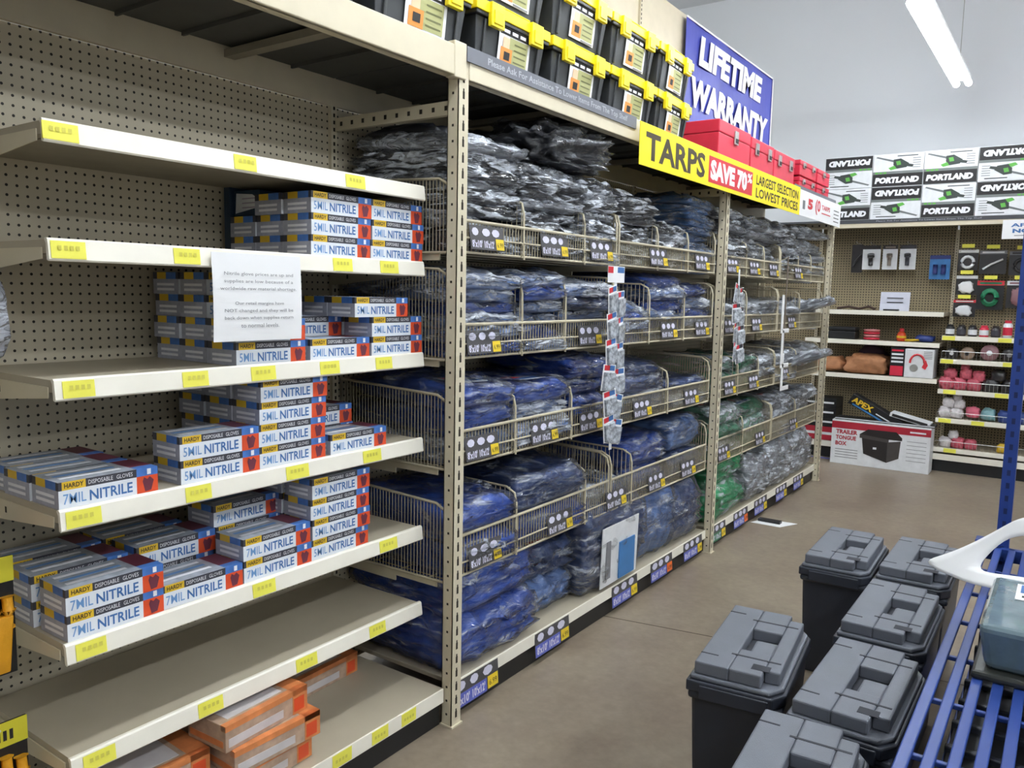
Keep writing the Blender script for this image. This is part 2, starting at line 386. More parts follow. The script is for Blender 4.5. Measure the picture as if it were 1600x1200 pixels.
for i, z in enumerate(ZS):
    t = thing('shelf', shelf_labels[i], 'shelf', (-.36, 1.463, z), group='wall shelves of the glove bay')
    b = MB(); zb = z - .032
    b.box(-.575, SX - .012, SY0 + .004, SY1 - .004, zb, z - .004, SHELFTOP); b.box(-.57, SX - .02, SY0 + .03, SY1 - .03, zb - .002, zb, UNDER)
    b.build('deck', t)
    b = MB()                                                       # rolled, slightly sloping front lip
    pr = [(SX - .014, z - .004), (SX - .012, z), (SX - .004, z), (SX, z - .004), (SX + .005, z - .046), (SX + .001, z - .050), (SX - .006, z - .048), (SX - .008, z - .012)]
    b.prism([(x, SY0, zz) for x, zz in pr], (0, SY1 - SY0, 0), LIP); b.build('front_lip', t)
    for a, c in TAGS[i]:
        g = MB(); g.hexa([(SX + .0005, a, z - .044 + .0), (SX - .0005 + .002, a, z - .006), (SX + .0005, c, z - .044), (SX + .0015, c, z - .006), (SX + .0055 + .0012, a, z - .044), (SX + .0015 + .001, a, z - .006), (SX + .0055 + .0012, c, z - .044), (SX + .0015 + .001, c, z - .006)], TAG)
        [g.quad([(SX + .0062, a + .014 + k * .013, z - .026), (SX + .0062, a + .022 + k * .013, z - .026), (SX + .0052, a + .022 + k * .013, z - .016), (SX + .0052, a + .014 + k * .013, z - .016)], TAGINK) for k in range(4)]
        g.build('price_tag', t)
    for y in (SY0, SY1 - .004):                                     # tapering end brackets
        b = MB(); b.prism([(-.585, y, z - .02), (SX - .03, y, z - .02), (SX - .03, y, z - .045), (-.585, y, z - .085)], (0, .003, 0), CREAM)
        b.box(-.5, -.492, y - .0005, y, z - .06, z - .045, HOLE); b.box(-.4, -.392, y - .0005, y, z - .05, z - .035, HOLE); b.build('bracket', t)
# slots along the far ends of the shelves are part of the panels

# glove cartons --------------------------------------------------------------
CW, CD, CH = .24, .125, .0625
def carton(mil):
    t = thing('glove_carton', '', 'glove carton')
    b = MB()
    zs = (0, .043, CH)
    b.quad([(0, 0, 0), (0, .185, 0), (0, .185, .043), (0, 0, .043)], CARDW)
    b.quad([(0, .185, 0), (0, CW, 0), (0, CW, .043), (0, .185, .043)], CORANGE)
    for y0, y1, m in ((0, .008, STRIPK), (.008, .062, CYEL), (.062, .185, STRIPK), (.185, CW, CBLUE)):
        b.quad([(0, y0, .043), (0, y1, .043), (0, y1, CH), (0, y0, CH)], m)
    for y, s in ((0, 1), (CW, -1)):
        def q(x0, x1, z0, z1, m):
            p = [(-x1, y, z0), (-x0, y, z0), (-x0, y, z1), (-x1, y, z1)]
            b.quad(p if s > 0 else p[::-1], m)
        q(0, CD, 0, .043, CARDG)
        q(0, .012, .043, CH, STRIPK); q(.012, .06, .043, CH, CBLUE); q(.06, .105, .043, CH, CYEL); q(.105, CD, .043, CH, STRIPK)
    b.quad([(-CD, 0, 0), (-CD, 0, CH), (-CD, CW, CH), (-CD, CW, 0)], CARDG)
    b.quad([(0, 0, 0), (-CD, 0, 0), (-CD, CW, 0), (0, CW, 0)], CARDG)
    b.quad([(0, 0, CH), (0, .185, CH), (-CD, .185, CH), (-CD, 0, CH)], CARDT)
    b.quad([(0, .185, CH), (0, CW, CH), (-.03, CW, CH), (-.03, .185, CH)], CBLUE)
    b.quad([(-.03, .185, CH), (-.03, CW, CH), (-CD, CW, CH), (-CD, .185, CH)], HAND)
    b.quad([(.0004, .222, .006), (.0004, .229, .03), (.0004, .219, .040), (.0004, .212, .034), (.0004, .204, .040), (.0004, .200, .030), (.0004, .206, .004)], HAND)
    b.build('carton_body', t, world=False)
    l = MB(); e = .0005
    l.text(mil + 'MIL', (e, .010, .010), Y_, Z_, .052, .024, INKLB, .005)
    l.text('NITRILE', (e, .070, .009), Y_, Z_, .104, .025, INKB, .02)
    l.text('HARDY', (e, .013, .0475), Y_, Z_, .044, .011, INKK, .02)
    l.text('DISPOSABLE', (e, .068, .0480), Y_, Z_, .058, .010, INKW)
    l.text('GLOVES', (e, .135, .0480), Y_, Z_, .040, .010, INKW)
    l.quad([(e, .212, .046), (e, .222, .046), (e, .222, .060), (e, .212, .060)], INKW)
    for k in range(3):
        l.box(-.105 + k * .03, -.092 + k * .03, .02, .165, CH, CH + e, INKW if k != 1 else INKLB)
    for k in range(2):
        l.box(-.105, -.02, -e, 0, .010 + k * .014, .017 + k * .014, INKW)
    l.build('lettering', t, world=False)
    return t
c7, c5 = carton('7'), carton('5')
colw = {}
def gl(kind, shelf, y, x, lv, n, colname, row):
    z = ZS[shelf] - .003 + lv * (CH + .0005)
    lvw = 'single' if n == 1 else ('top' if lv == n - 1 else ORD[lv])
    lab = f"{'7' if kind is c7 else '5'} mil glove carton, {lvw} in {row} {colname} of {shelf_words[shelf]} glove shelf"
    place(kind, USED, (x + random.uniform(-.004, .002), y + random.uniform(-.004, .004), z), random.uniform(-.015, .015), lab, 'glove carton', 'nitrile glove cartons on the shelves')
def stack(kind, shelf, y, x, n, colname, row, skip=0):
    for lv in range(skip, n): gl(kind, shelf, y, x, lv, n, colname, row)
XF = -.148; R2 = XF - .13; R3 = XF - .26
# second shelf
for kx, rw, nA, nB in ((XF, 'front', 3, 3), (R2, 'middle', 3, 3), (R3, 'back', 2, 2)):
    stack(c5, 1, 1.603, kx, nA, 'stack left of the rightmost', rw); stack(c5, 1, 1.846, kx, nB, 'rightmost stack', rw)
# third shelf
stack(c5, 2, 1.338, XF, 2, 'leftmost stack', 'front'); stack(c5, 2, 1.338, R2, 4, 'leftmost stack', 'middle'); stack(c5, 2, 1.338, R3, 4, 'leftmost stack', 'back')
stack(c5, 2, 1.596, XF, 1, 'centre stack', 'front'); stack(c5, 2, 1.60, R2, 2, 'centre stack', 'middle'); stack(c5, 2, 1.6, R3, 2, 'centre stack', 'back')
stack(c5, 2, 1.845, XF, 2, 'rightmost stack', 'front'); gl(c5, 2, 1.777, XF, 2, 3, 'shifted rightmost stack', 'front'); stack(c5, 2, 1.845, R2, 2, 'rightmost stack', 'middle'); gl(c5, 2, 1.775, R2, 2, 3, 'shifted rightmost stack', 'middle')
# fourth shelf
for kx, rw in ((XF, 'front'), (R2, 'middle'), (R3, 'back')): stack(c7, 3, .861, kx, 1, 'leftmost stack', rw)
stack(c5, 3, 1.166, XF, 2, 'second stack', 'front')
for kx, rw in ((XF, 'front'), (R2, 'middle'), (R3, 'back')): stack(c5, 3, 1.412, kx, 4, 'tall third stack', rw)
stack(c5, 3, 1.672, XF, 1, 'rightmost stack', 'front'); stack(c5, 3, 1.665, R2 - .02, 2, 'rightmost stack', 'middle')
# fifth shelf
stack(c7, 4, .864, XF, 2, 'leftmost stack', 'front'); stack(c7, 4, .86, R2 - .015, 2, 'leftmost stack', 'middle'); stack(c7, 4, .86, R3 - .03, 2, 'leftmost stack', 'back')
stack(c7, 4, 1.106, XF, 1, 'second stack', 'front'); stack(c7, 4, 1.125, R2 - .03, 2, 'second stack', 'middle'); stack(c7, 4, 1.11, R3 - .04, 2, 'second stack', 'back')
stack(c7, 4, 1.348, XF, 2, 'third stack', 'front'); stack(c7, 4, 1.37, R2 - .03, 3, 'third stack', 'middle')
stack(c5, 4, 1.592, XF, 4, 'rightmost stack', 'front'); stack(c5, 4, 1.592, R2 - .005, 4, 'rightmost stack', 'middle')
# different carton lying on the second shelf stacks
t = thing('glove_box', 'teal glove box with a pale picture standing at the back of the second glove shelf', 'box', (-.46, 1.62, ZS[1] + .003))
TEAL = mat('teal_carton', (36, 60, 84), .5, var=.2)
b = MB(); b.box(-.575, -.545, 1.61, 1.8, ZS[1], ZS[1] + .235, TEAL); b.box(-.543, -.415, 1.625, 1.84, ZS[1] + .127, ZS[1] + .205, TEAL); b.build('box_body', t, bevel=.002)
b = MB(); b.quad([(-.535, 1.6245, ZS[1] + .135), (-.43, 1.6245, ZS[1] + .150), (-.425, 1.6245, ZS[1] + .180), (-.45, 1.6245, ZS[1] + .192), (-.53, 1.6245, ZS[1] + .198)], PACKW)
for k in range(3): b.box(-.50, -.43, 1.6238, 1.6243, ZS[1] + .150 + k * .014, ZS[1] + .154 + k * .014, mat('pale_mauve', (180, 170, 186), .5))
b.build('picture', t)
# paper notice
b = MB(); n = 10
g0 = []
for j in range(n + 1):
    z = 1.627 - j * (1.627 - 1.396) / n; g0.append((SX + .011 + .006 * math.sin(j / n * 2.6), z))
for j in range(n):
    (x0, z0), (x1, z1) = g0[j], g0[j + 1]
    b.box(0, 0, 0, 0, 0, 0, WHITE) if 0 else b.hexa([(x1, 1.245, z1), (x0, 1.245, z0), (x1, 1.531, z1), (x0, 1.531, z0), (x1 + .0006, 1.245, z1), (x0 + .0006, 1.245, z0), (x1 + .0006, 1.531, z1), (x0 + .0006, 1.531, z0)], WHITE)
paper = b.build('paper_notice'); tag(paper, 'white printed paper notice taped to the front of the second glove shelf', 'notice')
b = MB()
for k, (s_, wd) in enumerate((('Nitrile glove prices are up and', .222), ('supplies are low because of a', .222), ('worldwide raw material shortage.', .246), (None, 0), ('Our retail margins have', .158), ('NOT changed and they will be', .222), ('back down when supplies return', .222), ('to normal levels.', .124))):
    if s_: 
        z = 1.567 - k * .0193; b.text(s_, (SX + .0195, 1.388 - wd / 2, z), Y_, Z_, wd, .011, INKGREY)
o = b.build('print', paper)

# orange cartons on the base deck
ORB = mat('orange_carton_pale', (206, 200, 200), .45, var=.08); ORS = mat('orange_carton_tan', (182, 154, 132), .5, var=.2, vscale=30); ORD_ = mat('orange_carton_band', (214, 132, 78), .45, var=.25)
OW, OD, OH = .29, .16, .075
ob = thing('orange_carton', '', 'carton')
b = MB(); b.box(-OD, 0, 0, OW, 0, OH, ORS); b.build('carton_body', ob, bevel=.002, world=False)
b = MB(); e = .0008
b.box(-OD, -.03, .03, OW - .07, OH, OH + e, ORB); b.box(-.02, e, 0, OW, OH - .016, OH + e, ORD_); b.box(-OD, e, OW - .055, OW + e, -0 + .002, OH + e, ORD_)
b.box(0, e, .01, .2, .012, .036, ORB); b.box(-OD + .01, -.01, -e, 0, .012, .03, ORD_); b.box(0, e * 2, OW - .05, OW - .012, .01, .05, CORANGE)
b.build('printed_band', ob, world=False)
def oc(x, y, z, lab, rz=0): place(ob, USED, (x, y, z), rz, lab, 'glove carton', 'orange cartons on the base deck')
zb = .1425
for k in range(3): oc(-.075 + (.0, .012, .0)[k], 1.235 + (.0, .01, -.008)[k], zb + k * .0755, f"orange and white carton, {('bottom', 'middle', 'top')[k]} of the nearer stack under the lowest glove shelf", (.02, -.03, .05)[k])
for k in range(3): oc(-.245, 1.25, zb + k * .0755, f"orange carton, {('bottom', 'middle', 'top')[k]} of the stack behind the nearer orange stack")
for k in range(2): oc(-.15, .93, zb + k * .0755, f"orange carton, {('bottom', 'top')[k]} of the stack at the left of the base deck", -.04)
oc(-.36, 1.70, zb, 'single orange and white carton lying at the back of the base deck', .03)
for k in range(2): oc(-.42, 1.22, zb + k * .0755, f"orange carton against the pegboard, {('lower', 'upper')[k]}, behind the orange stacks")

# hanging packs at the far left edge
def glove_pack(y1, z0, z1, w, x, mglove, mhead, label, name='glove_pack'):
    t = thing(name, label, 'glove pack', (x, y1 - w / 2, z0))
    b = MB(); b.box(x - .006, x + .001, y1 - w, y1, z0, z1, BLACK); b.build('backing_card', t, bevel=.002)
    b = MB(); b.box(x + .001, x + .003, y1 - w, y1, z1 - .06, z1, mhead); [b.box(x + .003, x + .0035, y1 - w + .03 + k * .014, y1 - w + .038 + k * .014, z1 - .045, z1 - .02, INKK) for k in range(int((w - .05) / .014))]; b.build('header', t)
    b = MB(); zt = z1 - .075; n = 8
    for k in range(4):                     # four fingers and cuff of the glove
        yy = y1 - w + .022 + k * (w - .044) / 3
        b.tube([(x + .012, yy, zt - .09), (x + .02, yy, zt - .05), (x + .014, yy, zt - .005 - .012 * (k in (0, 3)))], .0125, mglove, 8)
    b.hexa([(x + .002, y1 - w + .018, z0 + .012), (x + .002, y1 - w + .01, zt - .06), (x + .002, y1 - .018, z0 + .012), (x + .002, y1 - .01, zt - .06), (x + .022, y1 - w + .024, z0 + .012), (x + .03, y1 - w + .014, zt - .06), (x + .022, y1 - .024, z0 + .012), (x + .03, y1 - .014, zt - .06)], mglove)
    b.build('glove', t, bevel=.006, smooth=True)
    b = MB(); b.tube([(-.6, y1 - w / 2, z1 - .012), (x + .02, y1 - w / 2, z1 - .012), (x + .03, y1 - w / 2, z1 - .002)], .0025, CHROME); b.build('hook', t)
HY = mat('header_olive_yellow', (206, 196, 48), .5)
OG = mat('yellow_orange_glove', (232, 164, 30), .55, var=.1, bump=.3)
glove_pack(.822, .62, .905, .14, -.3, OG, HY, 'yellow-orange work gloves hanging at the left edge beside the fifth shelf')
glove_pack(.835, .24, .505, .14, -.3, OG, HY, 'lowest yellow-orange work gloves hanging at the bottom left corner')
glove_pack(.800, .93, 1.06, .10, -.4, CORANGE, STRIPK, 'small dark and red pack hanging at the left edge below the fourth shelf')
t = thing('plastic_bag', 'crumpled clear grey plastic bag hanging at the left edge beside the third shelf', 'bag', (-.3, .77, 1.36))
SILV = wrapmat('silver_film', .6, .95, .4, .6, (190, 194, 204))
b = MB(); n = 9
for k in range(n):
    pass
def blob(bm, c, r, m, seed, nu=18, nv=12, amp=.18, fr=2.2, flat=0):
    vs = []; c = Vector(c)
    for i in range(nv + 1):
        th = math.pi * i / nv
        for j in range(nu):
            ph = 2 * math.pi * j / nu
            p = Vector((math.sin(th) * math.cos(ph), math.sin(th) * math.sin(ph), math.cos(th)))
            d = 1 + amp * noise.noise(p * fr + Vector((seed * 3.1, seed * 1.7, 0))) + amp * .4 * noise.noise(p * fr * 3 + Vector((seed, 5, seed)))
            q = Vector((math.copysign(abs(p.x) ** .6, p.x) * r[0], math.copysign(abs(p.y) ** .6, p.y) * r[1], math.copysign(abs(p.z) ** .75, p.z) * r[2])) * d
            if flat and q.z < -r[2] * .8: q.z = -r[2] * .8
            vs.append(c + q)
    fs = [(i * nu + j, (i + 1) * nu + j, (i + 1) * nu + (j + 1) % nu, i * nu + (j + 1) % nu) for i in range(nv) for j in range(nu)]
    bm.add(vs, fs, m)
blob(b, (-.3, .77, 1.46), (.03, .065, .11), SILV, 3); b.build('bag_body', t, smooth=True)
b = MB(); b.tube([(-.6, .77, 1.575), (-.28, .77, 1.575), (-.27, .77, 1.585)], .0025, CHROME); b.build('hook', t)

# ================================================================== WIRE BASKETS
BX = -.05
ROWS = [(1.674, 1.782, 1.915), (1.307, 1.424, 1.614), (.925, 1.047, 1.18), (.517, .666, .795)]
BAYS = [(2.115, 3.30), (3.325, 4.51), (4.56, 5.74), (5.765, 6.945)]
DIVS = {0: [[2.55, 3.01], [3.74, 4.12], [5.05, 5.4], [6.2, 6.55]], 1: [[2.55, 2.87], [3.67, 4.1], [5.1], [6.3]], 2: [[2.52, 2.94], [3.93], [5.0, 5.4], [6.3]], 3: [[2.54, 3.08], [3.54], [5.15], [6.35]]}
rw = ['top', 'second', 'third', 'lowest']
bw = ['nearest', 'second', 'third', 'farthest']
CARDS = [[2.31, 2.76, 3.15, 3.74, 4.31, 4.8, 5.2, 5.6, 6.2], [2.30, 3.07, 3.9, 4.35, 4.8, 5.3, 6.1], [2.30, 2.72, 3.10, 3.62, 4.24, 4.85, 5.3, 6.0], [2.33, 2.86, 3.37, 3.82, 4.24, 4.8, 5.5, 6.3]]
def card(parent, y, z0, x, w=.2, h=.085, mbase=None, mtxt=None, name='price_card', tilt=.15, seed=0, m2=None):
    b = MB(); mbase = mbase or DARKCARD; rt = Vector(Y_); up = Vector((-tilt, 0, 1)).normalized(); o = Vector((x, y - w / 2, z0))
    def q(a, c, d, e_, m, k):
        off = Vector((1, 0, tilt)).normalized() * (.0006 * k)
        b.quad([o + rt * a * w + up * d * h + off, o + rt * c * w + up * d * h + off, o + rt * c * w + up * e_ * h + off, o + rt * a * w + up * e_ * h + off], m)
    T = Vector((1, 0, tilt)).normalized() * -.002
    b.prism([o, o + rt * w, o + rt * w + up * h, o + up * h], T, mbase)
    rnd = random.Random(seed)
    for k in range(3):                     # three pale size pictures above, three size figures below
        cx = .06 + k * .29; s = rnd.uniform(.18, .25)
        b.prism([o + rt * ((cx + s * (.5 + .5 * math.cos(a))) * w) + up * ((.74 + .17 * math.sin(a)) * h) + Vector((.0006, 0, 0)) for a in (0, .7, 1.4, 2.2, 3.1, 4, 4.7, 5.5)], (.0003, 0, 0), CARDTXT)
    b.quad([o + Vector((.0004, 0, 0)), o + rt * w * .72 + Vector((.0004, 0, 0)), o + rt * w * .72 + up * h * .48 + Vector((.0004, 0, 0)), o + up * h * .48 + Vector((.0004, 0, 0))], m2 or mbase)
    for k, s_ in enumerate(("8'x10'", "10'x12'")):
        b.text(s_, o + rt * ((.04 + k * .35) * w) + up * (.08 * h) + Vector((.0012, 0, 0)), rt, up, .29 * w, .32 * h, CARDTXT, .04)
    q(.74, .98, .04, .50, mtxt or CARDYEL, 2)
    b.text('6.99', o + rt * (.77 * w) + up * (.15 * h) + Vector((.002, 0, 0)), rt, up, .18 * w, .2 * h, SIGNK)
    return b.build(name, parent)
bk = 0
for r, (z0, z1, zt) in enumerate(ROWS):
    for k, (y0, y1) in enumerate(BAYS):
        t = thing('wire_basket', f'cream wire basket shelf full of tarps, {bw[k]} bay, {rw[r]} basket row', 'wire basket', (-.3, (y0 + y1) / 2, z0), group='wire basket shelves of tarps')
        b = MB()
        b.tube([(BX, y0, z1), (BX, y1, z1)], .0062, WIRE, 8); b.tube([(BX + .006, y0, z0 + .05), (BX + .006, y1, z0 + .05)], .0035, WIRE)
        b.tube([(BX, y0, z0), (BX, y1, z0)], .005, WIRE, 6); b.build('front_rail', t, smooth=True)
        b = MB(); n = int((y1 - y0) / .019)
        for j in range(n + 1):
            yy = y0 + (y1 - y0) * j / n; b.box(BX - .0015, BX + .0015, yy - .0015, yy + .0015, z0, z1, WIRED)
        b.build('front_grid', t)
        b = MB()
        for j in range(25):                # floor of the basket
            yy = y0 + (y1 - y0) * (j + .5) / 25; b.box(-.58, BX, yy - .0015, yy + .0015, z0 - .003, z0, WIRED)
        for x in (-.57, -.42, -.28, -.14): b.box(x - .002, x + .002, y0, y1, z0 - .006, z0 - .003, WIRE)
        b.build('floor_grid', t)
        for e_, yy in (('side_panel', y0), ('side_panel', y1)):
            b = MB(); b.tube([(-.58, yy, zt + .02), (BX - .05, yy, zt + .0), (BX - .012, yy, zt - .02), (BX, yy, zt - .06), (BX, yy, z0)], .005, WIRE, 6)
            b.tube([(-.58, yy, z0 - .006), (BX, yy, z0 - .004)], .005, WIRE, 6)
            nn = 34
            for j in range(nn + 1):
                x = -.575 + (.575 + BX) * j / nn; top = zt + .02 * (1 - j / nn) - (max(0, x - (BX - .03)) * 1.4)
                b.box(x - .0013, x + .0013, yy - .0013, yy + .0013, z0, top, WIRED)
            b.build(e_, t)
        b = MB(); b.box(-.585, -.3, y0 + .004, y0 + .010, z0 - .05, z0 - .008, CREAM); b.box(-.3, BX - .05, y0 + .004, y0 + .010, z0 - .03, z0 - .008, CREAM); b.build('bracket', t)
        for yy in DIVS[r][k]:
            b = MB(); b.tube([(-.57, yy, zt - .01), (BX - .05, yy, zt - .02), (BX - .01, yy, zt - .04), (BX, yy, zt - .08), (BX + .004, yy, z0 - .01)], .0045, WIRE, 6)
            for j in range(23):
                x = -.57 + (.56 + BX) * j / 22; b.box(x - .0013, x + .0013, yy - .0013, yy + .0013, z0, zt - .018 - max(0, x - BX + .03) * 1.3, WIRE)
            b.tube([(BX, yy - .02, z0 + .055), (BX + .012, yy - .02, z0 + .045), (BX + .012, yy - .02, z0 + .01), (BX + .002, yy - .02, z0 - .004)], .0028, WIRE)
            b.build('divider', t)
        for yy in CARDS[r]:
            if y0 <= yy <= y1 + .02:
                bk += 1; card(t, min(yy, y1 - .1), z0 + .012, BX + .016, seed=bk)
# price cards clipped on the base deck lip
bc = [(2.27, .1, 0), (2.80, .1, 0), (3.47, .1, 0), (3.90, .1, 1), (4.33, .1, 0), (4.72, .1, 2), (5.14, .1, 1), (5.55, .1, 0), (6.03, .1, 0), (6.48, .1, 0)]
dk = [c for c in rack.children if c.name.startswith('base_deck')]
for i, (y, z, kk) in enumerate(bc):
    card(dk[1] if y < P2 else dk[2], y, .035, -.022, .27, .105, mbase=DARKCARD, m2=(CARDPURP, CARDPURP, mat('card_green', (60, 120, 84), .5))[kk], mtxt=mat('card_orange', (240, 110, 40), .5) if kk == 1 else CARDYEL, seed=90 + i, tilt=.08, name='price_card')

# ================================================================== TARPS
WRAP = wrapmat('clear_wrap', .02, .55, .5, .74); MILKY_GLINT = wrapmat('milky_glint_wrap', .12, .85, .42, .68); WRAPK = wrapmat('glint_streak_wrap', .03, .97, .47, .61, sc=(6, 5, 30))  # white streaks: part milky film, part highlights painted into the colour
T = {
 'black': tarpmat('tarp_black', (40, 42, 50)), 'silver': tarpmat('tarp_silver', (128, 132, 140)), 'steel': tarpmat('tarp_steel_blue', (70, 116, 172)),
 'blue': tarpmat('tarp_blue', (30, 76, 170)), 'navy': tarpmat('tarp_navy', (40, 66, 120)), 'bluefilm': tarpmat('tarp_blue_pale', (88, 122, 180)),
 'green': tarpmat('tarp_green', (24, 124, 84)), 'greenfilm': tarpmat('tarp_green_pale', (80, 156, 124)), 'bgreen': tarpmat('tarp_bright_green', (22, 160, 96)),
}
WR = {'black': WRAPK, 'silver': MILKY_GLINT, 'steel': WRAP, 'blue': WRAP, 'navy': WRAP, 'bluefilm': MILKY_GLINT, 'green': WRAP, 'greenfilm': MILKY_GLINT, 'bgreen': WRAP}
def tarp_mesh(w, d, h, seed, layers=3, cuts=15, m=None, round_=.3, lump=.014, fold=.009, crink=0, droop=.012):
    # folded sheet seen from the front (+x): thick pad with fold ridges, origin at front-left-bottom
    n = cuts; vs = {}; V = []; F = []
    def P(a, b_, c):
        k = (round(a, 4), round(b_, 4), round(c, 4))
        if k in vs: return vs[k]
        p = Vector((a, b_, c)); s = Vector((d / 2, w / 2, h / 2))
        # round the vertical section at the rim
        rx = max(0, abs(a) - (1 - round_ * .6)) / (round_ * .6); ry = max(0, abs(b_) - (1 - round_ * .4)) / (round_ * .4); rr = min(1, math.hypot(rx, ry))
        zz = c * math.sqrt(max(0.0, 1 - rr * rr * .8)) if abs(c) > .0 else c
        q = Vector((a * s.x, b_ * s.y, zz * s.z))
        nz = noise.noise(Vector((a * 2.3 + seed, b_ * 2.9, c * 1.2 + seed * 2)))
        n2 = noise.noise(Vector((a * 6 + seed * 3, b_ * 7, c * 3)))
        if c > -.9: q.z += lump * (nz + .5 * n2) * (c + 1) / 2 * 1.6
        if a > .5:
            q.x += fold * math.sin((c + 1) * math.pi * layers + b_ * 1.5 + seed) * (a - .5) * 2 + lump * .8 * noise.noise(Vector((seed, b_ * 4, c * 3)))
        if abs(b_) > .7: q.y += math.copysign(1, b_) * (fold * .8 * math.sin((c + 1) * math.pi * layers + a) + lump * .5 * n2)
        if crink:
            t = 1 - abs(noise.noise(Vector((q.x * 14 + seed, q.y * 12, q.z * 40 + seed)))) * 2
            q += Vector((a, b_, max(0, c))).normalized() * crink * max(0, t) if (abs(a) + abs(b_) + abs(c)) > 0 else Vector()
        q.z -= droop * max(0, a - .2) ** 2
        V.append((q.x - d / 2, q.y + w / 2, q.z + h / 2)); vs[k] = len(V) - 1; return vs[k]
    L = lambda i: -1 + 2 * i / n
    nz_ = 6; Lz = lambda i: -1 + 2 * i / nz_
    for i in range(n):
        for j in range(n):
            for c in (-1, 1):
                f = [P(L(i), L(j), c), P(L(i + 1), L(j), c), P(L(i + 1), L(j + 1), c), P(L(i), L(j + 1), c)]; F.append(f if c > 0 else f[::-1])
    for i in range(n):
        for k in range(nz_):
            for a in (-1, 1):
                f = [P(a, L(i), Lz(k)), P(a, L(i + 1), Lz(k)), P(a, L(i + 1), Lz(k + 1)), P(a, L(i), Lz(k + 1))]; F.append(f if a > 0 else f[::-1])
                f = [P(L(i), a, Lz(k)), P(L(i + 1), a, Lz(k)), P(L(i + 1), a, Lz(k + 1)), P(L(i), a, Lz(k + 1))]; F.append(f[::-1] if a > 0 else f)
    me = bpy.data.meshes.new('folded_tarp'); me.from_pydata(V, [], F); me.materials.append(m)
    for p in me.polygons: p.use_smooth = True
    me.update(); return me
INSERT = mat('label_insert', (226, 232, 240), .3, var=.05, coat=.6)
def make_tarp(w, d, h, seed, m, layers=3, insert=False, **kw):
    me = tarp_mesh(w, d, h, seed, layers, m=m, **kw)
    o = bpy.data.objects.new('folded_tarp', me); col.objects.link(o)
    kw2 = dict(kw); kw2['cuts'] = 22; cn = [k for k in T if T[k] is m][0]
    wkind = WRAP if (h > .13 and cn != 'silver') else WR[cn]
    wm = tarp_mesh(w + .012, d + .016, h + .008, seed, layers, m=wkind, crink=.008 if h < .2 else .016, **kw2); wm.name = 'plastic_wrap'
    wo = bpy.data.objects.new('plastic_wrap', wm); col.objects.link(wo); wo.parent = o; wo.location = (.008, -.006, -.001)
    if insert:
        b = MB(); b.box(-.16, -.045, w * .25, w * .75, h + .002, h + .004, INSERT); b.box(-.15, -.1, w * .28, w * .45, h + .004, h + .005, SIGNR)
        b.box(-.09, -.06, w * .3, w * .7, h + .004, h + .005, INKB); b.build('label_insert', o, world=False)
    return o
TP = {}
def tp(colr, w, h, v, **kw):
    k = (colr, round(w, 2), round(h, 3), v)
    if k not in TP: TP[k] = make_tarp(round(w, 2), .47, h, 7.3 * v + len(TP), T[colr], **kw)
    return TP[k]
pilew = ['first', 'second', 'third', 'fourth', 'fifth', 'sixth', 'seventh', 'eighth', 'ninth', 'tenth']
def pile(r, i, y0, y1, z0, ztop, colr, h, words, cols=None, x=-.068):
    n = max(1, int(round((ztop - z0) / (h * .93)))); pitch = (ztop - z0) / n
    for k in range(n):
        c = cols[k % len(cols)] if cols else colr
        W = round(y1 - y0 - .01, 2); pr = tp(c, W, h, k % 3, insert=(h > .07 and k % 3 == 2))
        pw = 'bottom' if k == 0 else ('topmost' if k == n - 1 else ORD[k] + ' from bottom')
        lab = f"{words} tarp, {pw} in {pilew[i]} pile of {r} tarp row"
        place(pr, USED, (x + random.uniform(-.028, .016), y0 + .005 + random.uniform(-.01, .01), z0 + k * pitch), (random.uniform(-.04, .04), random.uniform(-.03, .06), random.uniform(-.05, .05)), lab, 'tarp', f'folded tarps in the {r} row of baskets')
G = .004
# top row: black, then steel blue, then silver
for i, (y0, y1, zt, c, h, cols, wd) in enumerate([
    (2.135, 2.53, 2.06, 'black', .048, ['black', 'black', 'silver'], 'black and grey wrapped'), (2.565, 2.99, 2.04, 'black', .046, ['black', 'silver', 'black'], 'black glossy wrapped'),
    (3.02, 3.29, 2.03, 'black', .05, ['silver', 'black'], 'black and silver wrapped'), (3.34, 3.72, 2.02, 'black', .05, ['black'], 'dull black wrapped'), (3.76, 4.1, 1.90, 'black', .05, ['black', 'silver'], 'dark wrapped'),
    (4.13, 4.49, 2.08, 'steel', .042, None, 'steel blue wrapped'), (4.62, 5.04, 2.06, 'silver', .046, ['silver', 'black'], 'grey wrapped'), (5.07, 5.72, 2.05, 'silver', .046, ['silver'], 'silver wrapped'),
    (5.80, 6.18, 2.06, 'silver', .046, ['silver', 'black'], 'grey crinkled'), (6.22, 6.92, 2.08, 'silver', .046, None, 'silver crinkled')]):
    pile('top', i, y0, y1, 1.675 + G, zt, c, h, wd, cols)
